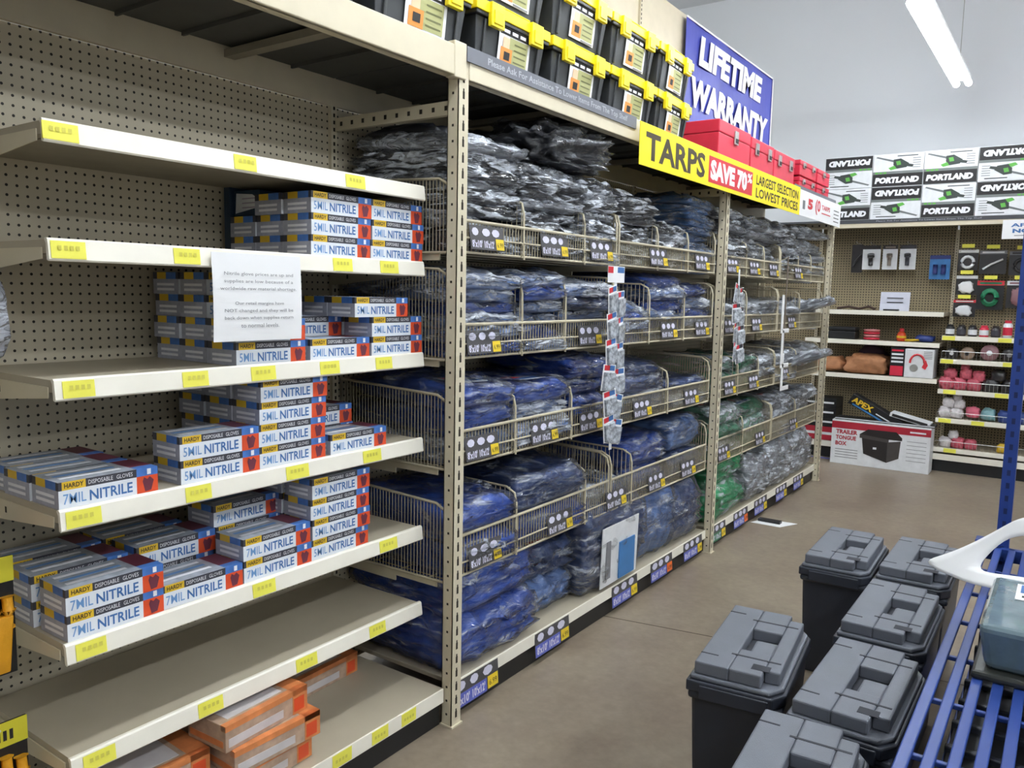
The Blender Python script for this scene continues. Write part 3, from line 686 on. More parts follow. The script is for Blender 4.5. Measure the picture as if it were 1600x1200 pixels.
for i, (y0, y1, zt, c, h, cols, wd) in enumerate([
    (2.135, 2.53, 1.60, 'bluefilm', .052, ['blue', 'bluefilm', 'bluefilm'], 'pale blue wrapped'), (2.565, 2.85, 1.61, 'bluefilm', .05, ['bluefilm', 'blue', 'bluefilm'], 'pale blue film wrapped'),
    (2.88, 3.29, 1.58, 'bluefilm', .055, ['bluefilm', 'navy'], 'blue wrapped'), (3.34, 3.65, 1.50, 'blue', .055, ['blue', 'bluefilm'], 'blue sloping'), (3.70, 4.08, 1.62, 'bluefilm', .055, ['bluefilm', 'blue'], 'blue and pale wrapped'),
    (4.12, 4.49, 1.59, 'bluefilm', .055, ['blue', 'bluefilm'], 'blue crinkled'), (4.62, 5.08, 1.48, 'silver', .05, None, 'silver wrapped'), (5.12, 5.72, 1.50, 'silver', .05, None, 'silver crinkled'), (5.80, 6.28, 1.52, 'silver', .05, None, 'silver glossy'),
    (6.32, 6.92, 1.52, 'silver', .05, None, 'grey glossy')]):
    pile('second', i, y0, y1, 1.308 + G, zt, c, h, wd, cols)
for i, (y0, y1, zt, c, h, cols, wd) in enumerate([
    (2.135, 2.50, 1.22, 'blue', .09, ['bluefilm', 'blue', 'blue'], 'bright blue wrapped'), (2.54, 2.92, 1.19, 'blue', .085, ['bluefilm', 'bluefilm', 'blue'], 'blue film wrapped'),
    (2.96, 3.29, 1.25, 'blue', .085, ['blue'], 'bright blue glossy'), (3.34, 3.90, 1.20, 'navy', .08, ['navy', 'bluefilm', 'navy'], 'navy wrapped'), (3.95, 4.49, 1.07, 'bluefilm', .08, ['bluefilm', 'navy'], 'slate blue wrapped'),
    (4.62, 4.98, 1.16, 'green', .075, ['greenfilm', 'green'], 'green wrapped'), (5.02, 5.38, 1.15, 'green', .075, ['green', 'greenfilm'], 'green glossy'), (5.42, 5.72, 1.12, 'silver', .07, None, 'grey wrapped'),
    (5.80, 6.28, 1.12, 'silver', .07, None, 'silver wrapped'), (6.32, 6.92, 1.14, 'silver', .07, ['silver'], 'silver glossy')]):
    pile('third', i, y0, y1, .926 + G, zt, c, h, wd, cols)
for i, (y0, y1, zt, c, h, cols, wd) in enumerate([
    (2.135, 2.52, .77, 'blue', .12, ['blue'], 'bright blue wrapped'), (2.56, 3.06, .80, 'navy', .14, ['blue', 'navy'], 'navy blue wrapped'), (3.10, 3.29, .66, 'bluefilm', .12, None, 'pale blue wrapped'), (3.34, 3.52, .66, 'bluefilm', .12, None, 'small pale blue'),
    (3.56, 4.02, .82, 'blue', .14, ['blue', 'blue'], 'blue and white wrapped'), (4.05, 4.49, .86, 'bluefilm', .15, ['navy', 'bluefilm'], 'filmy blue wrapped'), (4.62, 5.13, .86, 'green', .11, ['greenfilm', 'green'], 'green wrapped'),
    (5.17, 5.72, .80, 'greenfilm', .1, ['green', 'greenfilm'], 'pale green wrapped'), (5.80, 6.33, .8, 'silver', .1, None, 'grey wrapped'), (6.37, 6.92, .8, 'silver', .1, ['silver'], 'silver wrapped')]):
    pile('lowest', i, y0, y1, .518 + G, zt, c, h, wd, cols)
# base deck: big bags
def bigbag(x, y, w, d, h, colr, seed, lab, rz=0, card_=None, layers=4, tilt=0):
    o = make_tarp(w, d, h, seed, T[colr], layers, lump=.03, fold=.012, round_=.5, cuts=20)
    o.name = 'bagged_tarp'; o.location = (x, y, .144); o.rotation_euler = (0, tilt, rz); tag(o, lab, 'tarp', 'big bagged tarps on the base deck')
    return o
bigbag(-.055, 2.16, .52, .5, .2, 'blue', 1, 'large bright blue bagged tarp lying on the base deck, nearest the front post')
o = bigbag(-.07, 2.17, .5, .5, .2, 'blue', 2, 'large blue bagged tarp with white label, stacked on the nearest one'); o.location.z = .335
b = MB(); b.box(-.25, -.06, .14, .42, .207, .209, INSERT); b.box(-.12, -.07, .36, .42, .209, .2095, SIGNR); b.box(-.2, -.1, .2, .33, .209, .2095, INKGREY); b.build('label_insert', o, world=False)
bigbag(-.10, 2.70, .36, .46, .17, 'bluefilm', 5, 'pale blue film-wrapped tarp at the back of the base deck', rz=.05)
o = bigbag(-.13, 2.69, .38, .44, .16, 'navy', 6, 'dark blue bagged tarp with red print, on top of the pale blue one', rz=-.04); o.location.z = .30
b = MB(); b.box(-.15, -.02, .08, .2, .168, .170, SIGNR); b.build('label_insert', o, world=False)
o = bigbag(-.045, 3.08, .60, .42, .47, 'navy', 9, 'tall navy tarp in a clear bag with white label card, standing on the base deck', layers=2)
b = MB(); b.hexa([(.014, .13, .02), (.022, .13, .31), (.014, .50, .02), (.022, .50, .31), (.018, .13, .02), (.026, .13, .31), (.018, .50, .02), (.026, .50, .31)], PACKW)
b.box(.021, .028, .30, .46, .03, .21, mat('card_sky_blue', (64, 124, 184), .4)); b.box(.021, .028, .17, .21, .06, .24, INKGREY); b.build('label_card', o, world=False)
bigbag(-.07, 3.72, .40, .42, .38, 'bluefilm', 12, 'filmy slate blue bagged tarp leaning beside the tall navy one', layers=2)
bigbag(-.06, 4.09, .36, .42, .33, 'navy', 13, 'navy bagged tarp in shiny film just before the middle post', layers=2)
o = bigbag(-.06, 4.62, .62, .46, .2, 'bgreen', 15, 'large bright green bagged tarp, lower of two past the middle post')
o = bigbag(-.09, 4.66, .58, .46, .21, 'bgreen', 16, 'large bright green bagged tarp, upper of two past the middle post'); o.location.z = .34
bigbag(-.04, 5.28, .42, .44, .30, 'silver', 18, 'grey rolled bagged tarp beside the bright green ones', layers=2)
bigbag(-.04, 5.74, .50, .44, .33, 'silver', 19, 'silver rounded bagged tarp on the far part of the base deck', layers=2)
bigbag(-.05, 6.28, .56, .44, .34, 'silver', 21, 'last silver bagged tarp on the base deck beside the far post', layers=2)
# bulky black bag lying over the black tarps, silver pack sticking out at the far post
b = MB(); blob(b, (-.24, 2.93, 2.13), (.2, .27, .088), T['black'], 4, 60, 40, .42, 3.4, 1); bb = MB(); blob(bb, (-.236, 2.93, 2.132), (.206, .276, .090), WRAP, 4, 70, 46, .44, 3.4, 1)
bg_ = b.build('black_bag', smooth=True); bb.build('plastic_wrap', bg_, smooth=True); tag(bg_, 'bulky crumpled black plastic bag lying on top of the black tarps under the beam', 'bag')
b = MB(); blob(b, (-.36, 2.32, 2.085), (.2, .16, .05), T['black'], 8, 26, 16, .3, 2.6, 1)
tag(b.build('black_bag', smooth=True), 'flat crumpled black bag behind the nearest front post on the top row', 'bag')
def poke(y, z, ln, w, label, colr='silver', dz=.05):
    o = make_tarp(w, ln, .05, y, T[colr], 2, lump=.02); o.name = 'folded_tarp'; o.location = (ln * .4, y, z); o.rotation_euler = (0, -.35, .1); tag(o, label, 'tarp', None)
poke(6.2, 1.1, .4, .5, 'shiny silver tarp pack sticking out over the third row near the far post')
poke(6.45, 1.50, .3, .36, 'pale grey tarp pack poking out of the second row beside the far post')

# ================================================================== CLIP STRIPS
BLIS = mat('blister_pack_pale', (176, 182, 190), .2, var=.6, vscale=50, coat=.7, bump=.6, bscale=120)
def clip_strip(y, x, z1, z0, label, packs, packlabel, grp, m1, m2, top_card=True):
    t = thing('clip_strip', label, 'clip strip', (x, y, z0))
    b = MB(); b.box(x - .002, x, y - .012, y + .012, z0, z1, PACKW); b.build('strip', t)
    b = MB(); b.tube([(BX, y, z1 + .03), (x + .002, y, z1 + .03), (x, y, z1)], .002, WIRE); b.build('hook', t)
    if top_card:
        b = MB(); b.box(x, x + .002, y - .075, y + .075, z1 - .07, z1, WHITE); b.box(x + .002, x + .003, y - .075, y - .03, z1 - .03, z1 - .003, SIGNR); b.box(x + .002, x + .003, y + .01, y + .07, z1 - .028, z1 - .004, INKB); b.build('header_card', t)
    proto = thing('hardware_pack', '', 'hardware pack')
    b = MB(); b.box(0, .002, -.042, .042, -.115, 0, m1); b.build('backing_card', proto, world=False)
    b = MB(); b.box(.002, .014, -.036, .036, -.11, -.034, BLIS); b.box(.002, .004, -.035, .0, -.026, -.004, SIGNR); b.box(.002, .004, .0, .035, -.026, -.004, m2); b.build('blister', proto, bevel=.003, world=False)
    zz = z1 - .085; k = 0
    while zz > z0 + .05 and k < packs:
        for s in (-1, 1):
            place(proto, USED, (x + .004, y + s * .038, zz - (.02 if s > 0 else 0)), (random.uniform(-.22, .22), .05, random.uniform(-.3, .3)), f"{packlabel}, {'left' if s < 0 else 'right'} side, {ORD[k].replace('bottom', 'first')} from top", 'hardware pack', grp)
        zz -= .112; k += 1
clip_strip(3.10, .06, 1.66, .86, 'hanging strip of small white hardware packs in front of the baskets mid first bay', 8, 'small clear and white tarp clip pack', 'packs on the near hanging strip', WHITE, INKB)
clip_strip(4.66, .05, 1.70, 1.16, 'hanging strip of small packs just past the middle post', 6, 'small white hardware pack past middle post', 'packs on the strip by the middle post', PACKW, STRIPK, False)
t = thing('clip_strip', 'dark hanging strip with white angled hooks in the far bay', 'clip strip', (.06, 5.6, 1.0))
b = MB(); b.box(.05, .054, 5.59, 5.61, 1.0, 1.82, mat('brown_strip', (120, 108, 96), .6)); b.build('strip', t)
b = MB(); b.tube([(BX, 5.6, 1.782), (.02, 5.6, 1.80), (.052, 5.6, 1.815)], .003, WIRE); b.build('hook', t)
for k, z in enumerate((1.52, 1.28, 1.12)):
    h = MB(); h.box(.055, .062, 5.50 + .03 * k, 5.54 + .03 * k, z - .2, z + .04, WHITE); h.box(.055, .062, 5.50 + .03 * k, 5.68 + .03 * k, z - .22, z - .19, WHITE); h.build('angle_hook', t, bevel=.003)

# ================================================================== TOP DECK STOCK
# grey notice strip along the beam
b = MB(); b.hexa([(.006, 2.12, 2.283), (.006, 2.12, 2.33), (.006, 3.34, 2.258 + .02), (.006, 3.34, 2.33), (.010, 2.12, 2.283), (.010, 2.12, 2.33), (.010, 3.34, 2.278), (.010, 3.34, 2.33)], mat('strip_grey', (112, 114, 122), .5))
b.text('Please Ask For Assistance To Lower Items From The Top Shelf', (.0108, 2.23, 2.289), Y_, Z_, 1.02, .03, mat('strip_print', (170, 172, 180), .5), .02)
tag(b.build('notice_strip'), 'grey plastic strip with pale printed request along the top beam, left of the yellow sign', 'sign')
b = MB(); b.box(.006, .010, 5.8, 6.95, 2.30, 2.335, MT['strip_grey']); tag(b.build('notice_strip'), 'grey plastic strip along the top beam above the white end sign', 'sign')
# TARPS sign
ZA, ZB = 2.117, 2.305; SXX = .05
sg = thing('hanging_sign', 'long yellow TARPS sign with red save box on the top beam', 'sign', (.05, 4.5, ZA))
b = MB(); b.box(SXX - .004, SXX, 3.30, 5.80, ZA, ZB, SIGNY); b.build('sign_board', sg, bevel=.0015)
b = MB(); e = SXX + .0007
b.text('TARPS', (e, 3.36, ZA + .03), Y_, Z_, .70, .125, SIGNK, .03)
b.quad([(e, 4.11, ZA + .022), (e, 4.80, ZA + .022), (e, 4.80, ZB - .03), (e, 4.11, ZB - .03)], SIGNR)
b.text('SAVE 70', (e + .0006, 4.135, ZA + .036), Y_, Z_, .57, .108, INKW, .06); b.text('%', (e + .0006, 4.71, ZA + .09), Y_, Z_, .08, .054, INKW, .04)
b.text('LARGEST SELECTION', (e, 4.87, ZA + .098), Y_, Z_, .88, .058, SIGNK, .02); b.text('LOWEST PRICES', (e, 4.87, ZA + .022), Y_, Z_, .88, .058, SIGNK, .02)
b.build('lettering', sg)
sg = thing('hanging_sign', 'white sign with red logo print right of the yellow TARPS sign', 'sign', (.05, 6.4, ZA))
b = MB(); b.box(SXX - .004, SXX, 5.80, 6.96, ZA, ZB - .01, WHITE); b.build('sign_board', sg, bevel=.0015)
b = MB(); b.text('5', (e, 6.0, ZA + .06), Y_, Z_, .13, .075, SIGNR, .06); b.text('(0', (e, 6.2, ZA + .04), Y_, Z_, .14, .11, SIGNR, .03); b.text('TARPS', (e, 6.38, ZA + .09), Y_, Z_, .24, .035, SIGNR, .03)
b.box(e - .0005, e, 6.38, 6.64, ZA + .06, ZA + .068, SIGNR); b.box(e - .0005, e, 5.87, 5.93, ZA + .05, ZA + .11, INKGREY)
for k in range(4): b.box(e - .0005, e, 6.74, 6.9, ZA + .03 + k * .028, ZA + .036 + k * .028, INKK)
b.build('lettering', sg)

def tote():
    t = thing('storage_tote', '', 'storage tote')
    W, D, H = .462, .5, .175
    b = MB(); b.taper(-D + .015, -.015, .015, W - .015, 0, H, .022, TOTE)
    b.box(-D + .004, -.004, .004, W - .004, H - .022, H - .008, BLACK)
    for s in (0, 1):
        y = .06 + s * (W - .13); b.hexa([(-.036, y, .006), (-.015, y, H - .025), (-.036, y + .012, .006), (-.015, y + .012, H - .025), (-.026, y, .006), (-.009, y, H - .025), (-.026, y + .012, .006), (-.009, y + .012, H - .025)], TOTE)
    b.build('tote_body', t, bevel=.008, world=False)
    b = MB(); b.box(-D, 0, 0, W, H - .008, H + .03, YEL); b.box(-D + .04, -.04, .04, W - .04, H + .03, H + .044, TOTE); b.box(-D, -.0, .14, W - .14, H + .03, H + .036, YEL)
    b.build('lid', t, bevel=.007, world=False)
    for y in (.07, .32):
        b = MB(); b.box(-.006, .012, y, y + .075, H - .05, H + .03, YEL); b.box(.012, .016, y + .012, y + .063, H - .04, H + .005, YEL); b.build('latch', t, bevel=.004, world=False)
    b = MB(); x0, x1 = -.0255, -.0135
    def q(y0, y1, z0, z1, m, k):
        f = lambda z: -.037 + .021 * z / H + .006 + .0008 * k
        b.quad([(f(z0), y0, z0), (f(z0), y1, z0), (f(z1), y1, z1), (f(z1), y0, z1)], m)
    OLV = mat('label_olive', (172, 172, 118), .5); ORG = mat('label_orange', (228, 146, 66), .5)
    q(.15, .345, .020, .158, WHITE, 1); q(.215, .33, .032, .125, OLV, 2); q(.155, .34, .128, .152, INKK, 2)
    q(.165, .235, .030, .085, ORG, 3); q(.185, .22, .045, .072, INKK, 4); q(.175, .215, .085, .12, mat('label_peach', (236, 196, 160), .5), 3)
    for k in range(4): q(.245, .32, .045 + k * .02, .050 + k * .02, mat('label_print', (110, 112, 70), .5), 3)
    q(.24, .335, .022, .028, INKGREY, 3)
    for k in range(3): q(.175 + k * .05, .21 + k * .05, .135, .146, INKW, 4)
    b.build('label', t, world=False)
    return t
tt = tote()
for lv, ys in ((0, ((1.27, 0), (1.755, 0), (2.238, .0), (2.722, .0), (3.20, .0), (3.675, .05))), (1, ((2.24, 0), (2.725, 0), (3.20, 0), (3.68, .05)))):
    for i, (y, rz) in enumerate(ys):
        nm = (['first', 'second', 'third', 'fourth', 'fifth', 'sixth'] if lv == 0 else ['first', 'second', 'third', 'fourth'])[i]
        place(tt, USED, (-.045, y, 2.328 + lv * .224), rz, f"charcoal yellow-lidded tote, {nm} from left, {'lower' if lv == 0 else 'upper'} tier, top deck", 'storage tote', 'charcoal totes on the top deck')
# red tool chests
def chest(y0, y1, z0, z1, label, rz=0, x=-.055):
    t = thing('tool_chest', label, 'tool box', (x, (y0 + y1) / 2, z0), group='red steel tool boxes on the top deck')
    D = .24; h = z1 - z0; b = MB(); b.box(x - D, x, y0, y1, z0, z0 + h * .66, RED); b.build('box_body', t, bevel=.004)
    b = MB(); b.box(x - D - .003, x + .003, y0 - .002, y1 + .002, z0 + h * .67, z1, RED); b.build('lid', t, bevel=.006)
    ln = y1 - y0
    for f in ((.5,) if ln < .42 else (.22, .78)) if ln < .5 else (.5,):
        b = MB(); yy = y0 + ln * f; b.box(x + .003, x + .012, yy - .028, yy + .028, z0 + h * .5, z0 + h * .86, CHROME); b.box(x + .012, x + .015, yy - .02, yy + .02, z0 + h * .54, z0 + h * .66, BLACK); b.build('latch', t, bevel=.002)
    b = MB(); b.tube([(x - D / 2, y0 + ln * .3, z1), (x - D / 2, y0 + ln * .33, z1 + .012), (x - D / 2, y0 + ln * .67, z1 + .012), (x - D / 2, y0 + ln * .7, z1)], .005, CHROME); b.build('handle', t, smooth=True)
chest(4.50, 5.03, 2.33, 2.545, 'red steel tool box, nearest and closest to the charcoal totes')
chest(5.05, 5.50, 2.33, 2.535, 'red steel tool box, second along the deck')
chest(5.52, 5.98, 2.33, 2.53, 'red steel tool box, third along the deck, below the banner end')
chest(6.12, 6.56, 2.33, 2.43, 'red steel tool box, lower of two before the last')
chest(6.12, 6.56, 2.442, 2.55, 'red steel tool box, upper of two before the last')
chest(6.60, 6.96, 2.33, 2.43, 'small red tool box at the far end, lower of the last pair'); chest(6.60, 6.96, 2.442, 2.55, 'small red tool box at the far end, upper of the last pair')
# LIFETIME WARRANTY banner
bn = thing('banner', 'blue LIFETIME WARRANTY banner hanging above the red tool boxes', 'banner', (-.57, 6.05, 2.6))
b = MB(); n = 24
def bxw(y): return -.572 + .006 * math.sin(y * 9)
for i in range(n):
    ya = 5.15 + 1.83 * i / n; yb = 5.15 + 1.83 * (i + 1) / n
    b.hexa([(bxw(ya), ya, 2.58), (bxw(ya), ya, 3.375), (bxw(yb), yb, 2.58), (bxw(yb), yb, 3.375), (bxw(ya) + .002, ya, 2.58), (bxw(ya) + .002, ya, 3.375), (bxw(yb) + .002, yb, 2.58), (bxw(yb) + .002, yb, 3.375)], BANB)
b.box(-.566, -.563, 5.15, 6.98, 3.365, 3.378, WHITE); b.box(-.566, -.563, 6.965, 6.98, 2.58, 3.375, WHITE); b.build('cloth', bn)
b = MB(); b.text('LIFETIME', (-.560, 5.37, 3.11), Y_, Z_, 1.32, .2, INKW, .055, .12); b.text('WARRANTY', (-.560, 5.26, 2.82), Y_, Z_, 1.62, .2, INKW, .055, .12)
b.build('lettering', bn)

# ================================================================== FAR SHELVING WALL
FY = 8.1; BACK = FY + .46
far = thing('shelving_rack', 'cream store shelving across the far end of the aisle with pegboard back', 'shelving', (.7, BACK, 0))
for x0, x1 in ((-1.71, -.49), (-.49, .726), (.726, 1.945), (1.945, 3.165)):
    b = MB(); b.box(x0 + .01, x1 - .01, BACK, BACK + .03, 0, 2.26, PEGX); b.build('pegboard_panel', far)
    b = MB(); b.box(x1 - .014, x1 + .014, BACK - .02, BACK + .03, 0, 2.2, CREAM)
    for k in range(80): b.box(x1 - .003, x1 + .003, BACK - .0208, BACK - .0198, .1 + k * .0254, .113 + k * .0254, HOLE)
    b.build('slotted_standard', far)
b = MB(); b.box(-1.71, 3.165, FY, FY + .02, 2.205, 2.262, CREAM); b.build('front_beam', far, bevel=.003)
b = MB(); b.box(-1.71, 3.165, FY - .004, FY, 2.245, 2.278, mat('strip_dark', (70, 72, 76), .5)); b.text('Please Ask For Assistance To Lower Items From The Top Shelf', (.1, FY - .0048, 2.252), X_, Z_, .85, .018, MT['strip_print']); b.build('printed_strip', far)
b = MB(); b.box(-1.71, 3.165, FY + .02, BACK, 2.24, 2.262, DKDECK); b.build('top_deck', far)
for x0, x1 in ((-1.71, -.49), (-.49, .70), (.71, 1.945), (1.95, 3.165)):
    b = MB(); b.box(x0 + .003, x1 - .003, FY, BACK, .12, .16, SHELFTOP); b.box(x0 + .003, x1 - .003, FY - .004, FY, .11, .165, LIP) ; b.box(x0, x1, FY + .03, FY + .04, 0, .12, BLACK); b.build('base_deck', far)
def fshelf(x0, x1, z, label, depth=.44, tags=(), fence=0, y=FY):
    t = thing('shelf', label, 'shelf', ((x0 + x1) / 2, BACK - depth / 2, z), group='shelves of the far rack')
    b = MB(); b.box(x0, x1, BACK - depth, BACK - .01, z - .035, z - .004, SHELFTOP); b.box(x0, x1, BACK - depth - .006, BACK - depth, z - .042, z, LIP); b.build('deck', t, bevel=.002)
    for a in tags:
        g = MB(); g.box(a, a + .1, BACK - depth - .0075, BACK - depth - .006, z - .040, z - .003, TAG); g.build('price_tag', t)
    if fence:
        g = MB(); yy = BACK - depth; g.tube([(x0 + .01, yy, z + fence), (x1 - .01, yy, z + fence)], .003, CHROME)
        n = 40
        for k in range(n + 1): xx = x0 + .01 + (x1 - x0 - .02) * k / n; g.box(xx - .001, xx + .001, yy - .001, yy + .001, z, z + fence, CHROME)
        g.build('wire_fence', t)
    return t
S1Z, S2Z, S3Z = 1.44, 1.16, .835
fshelf(-.48, .715, S1Z, 'cream far shelf, upper left, with a white paper sign on it')
fshelf(-.48, .70, S2Z, 'cream far shelf, middle left, with red and black odds and ends')
fshelf(-.48, .70, S3Z, 'cream far shelf, lower left, with brown bundles and a white box')
RZ = [1.234, 1.026, .753, .492, .223]
rl = ['topmost right far shelf crowded with small red and black jars', 'right far shelf second from top with reels behind a wire fence', 'right far shelf third from top with pink rope bundles', 'right far shelf fourth from top with white and blue rolls', 'lowest right far shelf with pink and yellow packs']
for i, z in enumerate(RZ): fshelf(.715, 1.94, z, rl[i], .455, ((.72, 1.15), (.72, 1.2), (.76, 1.16), (.74, 1.0), (.8,))[i], (0, .07, .07, .055, .06)[i])
# chainsaw cartons
CSW = .42; CSH = .29
def cs_box():
    t = thing('tool_carton', '', 'carton')
    b = MB(); b.box(0, CSW, 0, .2, 0, CSH, PACKW); b.build('carton_body', t, bevel=.002, world=False)
    b = MB(); e = -.001
    b.box(0.002, CSW - .002, e, 0, .003, .112, STRIPK if 0 else INKK); b.box(0.002, CSW - .002, e, 0, .112, .135, mat('box_grey_band', (120, 126, 124), .5))
    b.text('PORTLAND', (.02, e - .0006, .028), X_, Z_, CSW - .05, .056, INKW, .07, .15)
    for k in range(3): b.box(.02 + k * .035, .045 + k * .035, e - .0006, e, .116, .130, GREENTXT)
    b.build('printed_band', t, world=False)
    b = MB()                                 # picture of the chainsaw
    dk = mat('saw_dark', (54, 62, 58), .5); gr = mat('saw_grey', (110, 116, 116), .5)
    b.quad([(.02, e, .262), (.03, e, .272), (.2, e, .225), (.2, e, .205)], gr)
    b.quad([(.17, e - .0005, .238), (.23, e - .0005, .245), (.3, e - .0005, .20), (.28, e - .0005, .165), (.2, e - .0005, .155), (.17, e - .0005, .19)], dk)
    b.quad([(.19, e - .001, .22), (.225, e - .001, .225), (.235, e - .001, .19), (.2, e - .001, .185)], GREENTXT)
    b.quad([(.13, e - .001, .165), (.18, e - .001, .185), (.2, e - .001, .155), (.15, e - .001, .145)], GREENTXT)
    b.quad([(.28, e - .0007, .2), (.34, e - .0007, .185), (.33, e - .0007, .165), (.27, e - .0007, .175)], dk)
    for k in range(5): b.box(.33, .395, e, 0, .16 + k * .02, .165 + k * .02, gr)
    b.box(.2, .37, e, 0, .264, .272, dk); b.build('picture', t, world=False)
    return t
cb = cs_box()
cells = [(-.385, 1, 1), (-.385, 0, 0), (.04, 1, 0), (.04, 0, 1), (.465, 1, 0), (.465, 0, 0), (.89, 1, 1), (.89, 0, 1), (1.315, 1, 0), (1.315, 0, 0)]
cwd = {-.81: 'hidden leftmost', -.385: 'first', .04: 'second', .465: 'third', .89: 'fourth', 1.315: 'fifth'}
for x, lv, flip in cells:
    z = 2.28 + lv * .293 + (.022 if x > .4 else 0) * 0
    lab = f"power tool carton, {'upper' if lv else 'lower'} tier, {cwd[x]} column, far top deck, print {'upside down' if flip else 'upright'}"
    loc = (x + CSW, FY + .01, z + CSH) if flip else (x, FY + .01, z)
    place(cb, USED, loc, (0, math.pi, 0) if flip else 0, lab, 'carton', 'power tool cartons on the far top deck')
# hanging sign at the right edge
b = MB(); b.box(1.11, 1.52, FY - .03, FY - .026, 2.075, 2.235, WHITE); b.text('APPLY', (1.17, FY - .031, 2.175), X_, Z_, .26, .03, INKB, .03); b.text('NOW', (1.185, FY - .031, 2.125), X_, Z_, .22, .035, INKB, .05); b.box(1.2, 1.38, FY - .031, FY - .03, 2.1, 2.106, INKGREY)
tag(b.build('hanging_sign'), 'small white sign with blue print hanging under the far beam at the right edge', 'sign')
# hanging packs: (name,label, x0,x1,z0,z1, kind)
def hang_pack(x0, x1, z0, z1, label, mb, header, shape, mshape, tagc=True, y=None):
    y = y or BACK - .16
    t = thing('blister_pack', label, 'hanging pack', ((x0 + x1) / 2, y, z0), group='packs hanging on the far pegboard')
    b = MB(); b.box(x0, x1, y, y + .004, z0, z1, mb); b.build('backing_card', t)
    if header:
        b = MB(); b.box(x0, x1, y - .002, y, z1 - (z1 - z0) * .16, z1, header); b.box(x0 + .02, x1 - .02, y - .003, y - .002, z1 - (z1 - z0) * .12, z1 - (z1 - z0) * .05, mshape); b.build('header', t)
    b = MB(); cx = (x0 + x1) / 2; cz = (z0 + z1) / 2 - .02; w = (x1 - x0); h = (z1 - z0)
    if shape == 'ring': b.tube([(cx + w * .3 * math.cos(a * .5), y - .02, cz + h * .26 * math.sin(a * .5)) for a in range(13)], .014, mshape, 8)
    elif shape == 'bar': b.tube([(x0 + w * .15, y - .015, z0 + h * .2), (x0 + w * .45, y - .02, cz), (x1 - w * .12, y - .015, z0 + h * .62)], .009, mshape, 8)
    elif shape == 'coil':
        for k in range(3): b.tube([(cx + (w * .3 - k * .008) * math.cos(a * .5), y - .015 - k * .006, cz + (h * .28 - k * .01) * math.sin(a * .5)) for a in range(13)], .012, mshape, 8)
    elif shape == 'blob': blob(b, (cx, y - .02, cz), (w * .34, .02, h * .28), mshape, x0 * 5, 14, 10, .4, 2.5)
    elif shape == 'knob':
        b.tube([(cx, y - .02, cz - h * .25), (cx, y - .03, cz + h * .1)], w * .13, mshape, 10); b.tube([(cx, y - .02, cz + h * .1), (cx, y - .03, cz + h * .22)], w * .2, mshape, 10)
    elif shape == 'two':
        for s in (-1, 1): b.tube([(cx + s * w * .2, y - .02, cz - h * .2), (cx + s * w * .2, y - .02, cz + h * .2)], w * .12, mshape, 10)
    b.build('contents', t, smooth=True)
    b = MB(); b.tube([(cx, BACK, z1 + .012), (cx, y - .05, z1 + .012), (cx, y - .055, z1 + .03)], .003, CHROME)
    if tagc: b.box(cx - .05, cx + .05, y - .06, y - .057, z1 + .012, z1 + .045, TAG)
    b.build('hook', t)
DG = mat('pack_dark', (40, 38, 40), .35, var=.2, coat=.5)
LB = mat('pack_blue', (60, 120, 180), .4, var=.2); PK = mat('pack_pink', (206, 96, 116), .5, var=.15); GN = mat('pack_green', (40, 130, 90), .35, var=.2, vscale=40)
hy = BACK - .12
k = 1.02
hang_pack(-.16, -.06, 1.80, 2.07, 'narrow dark pack, leftmost on the far pegboard', DG, None, 'bar', DG, False)
hang_pack(-.06, .10, 1.83, 2.06, 'white carded pack with a black fitting, left of three on the far pegboard', PACKW, DG, 'knob', DG, False)
hang_pack(.12, .25, 1.83, 2.06, 'white carded pack with a grey fitting, middle of three on the far pegboard', PACKW, DG, 'knob', mat('fitting_grey', (130, 120, 110), .5), False)
hang_pack(.27, .41, 1.83, 2.06, 'white carded pack with a dark fitting, right of three on the far pegboard', PACKW, DG, 'knob', STRIPK, False)
hang_pack(.53, .70, 1.74, 1.96, 'blue blister pack hanging alone on the far pegboard', LB, mat('header_navy', (40, 50, 110), .5), 'two', MT['header_navy'], False)
hy = FY + .3
hang_pack(.76, .92, 1.82, 2.01, 'black pack with white curved tool, top left of the hanging group', DG, CHROME, 'ring', PACKW)
hang_pack(.93, 1.14, 1.79, 2.0, 'black pack with a thin white rod, top centre of the hanging group', DG, INKGREY, 'bar', PACKW)
hang_pack(1.16, 1.37, 1.78, 1.99, 'plain black pack, top right of the hanging group', DG, INKGREY, 'ring', DG)
hang_pack(.76, .93, 1.60, 1.775, 'pack with large white printed shape, middle left of the hanging group', DG, PACKW, 'blob', WHITE)
hang_pack(.93, 1.14, 1.47, 1.73, 'green cord pack with red header, middle of the hanging group', BLACK, SIGNR, 'coil', GN)
hang_pack(1.16, 1.37, 1.49, 1.73, 'dark pack with pinkish straps, middle right of the hanging group', DG, PACKW, 'blob', mat('strap_dusty_pink', (150, 110, 116), .5))
hang_pack(.75, .93, 1.40, 1.555, 'black and white pack with red header, lower left of the hanging group', DG, SIGNR, 'blob', PACKW)
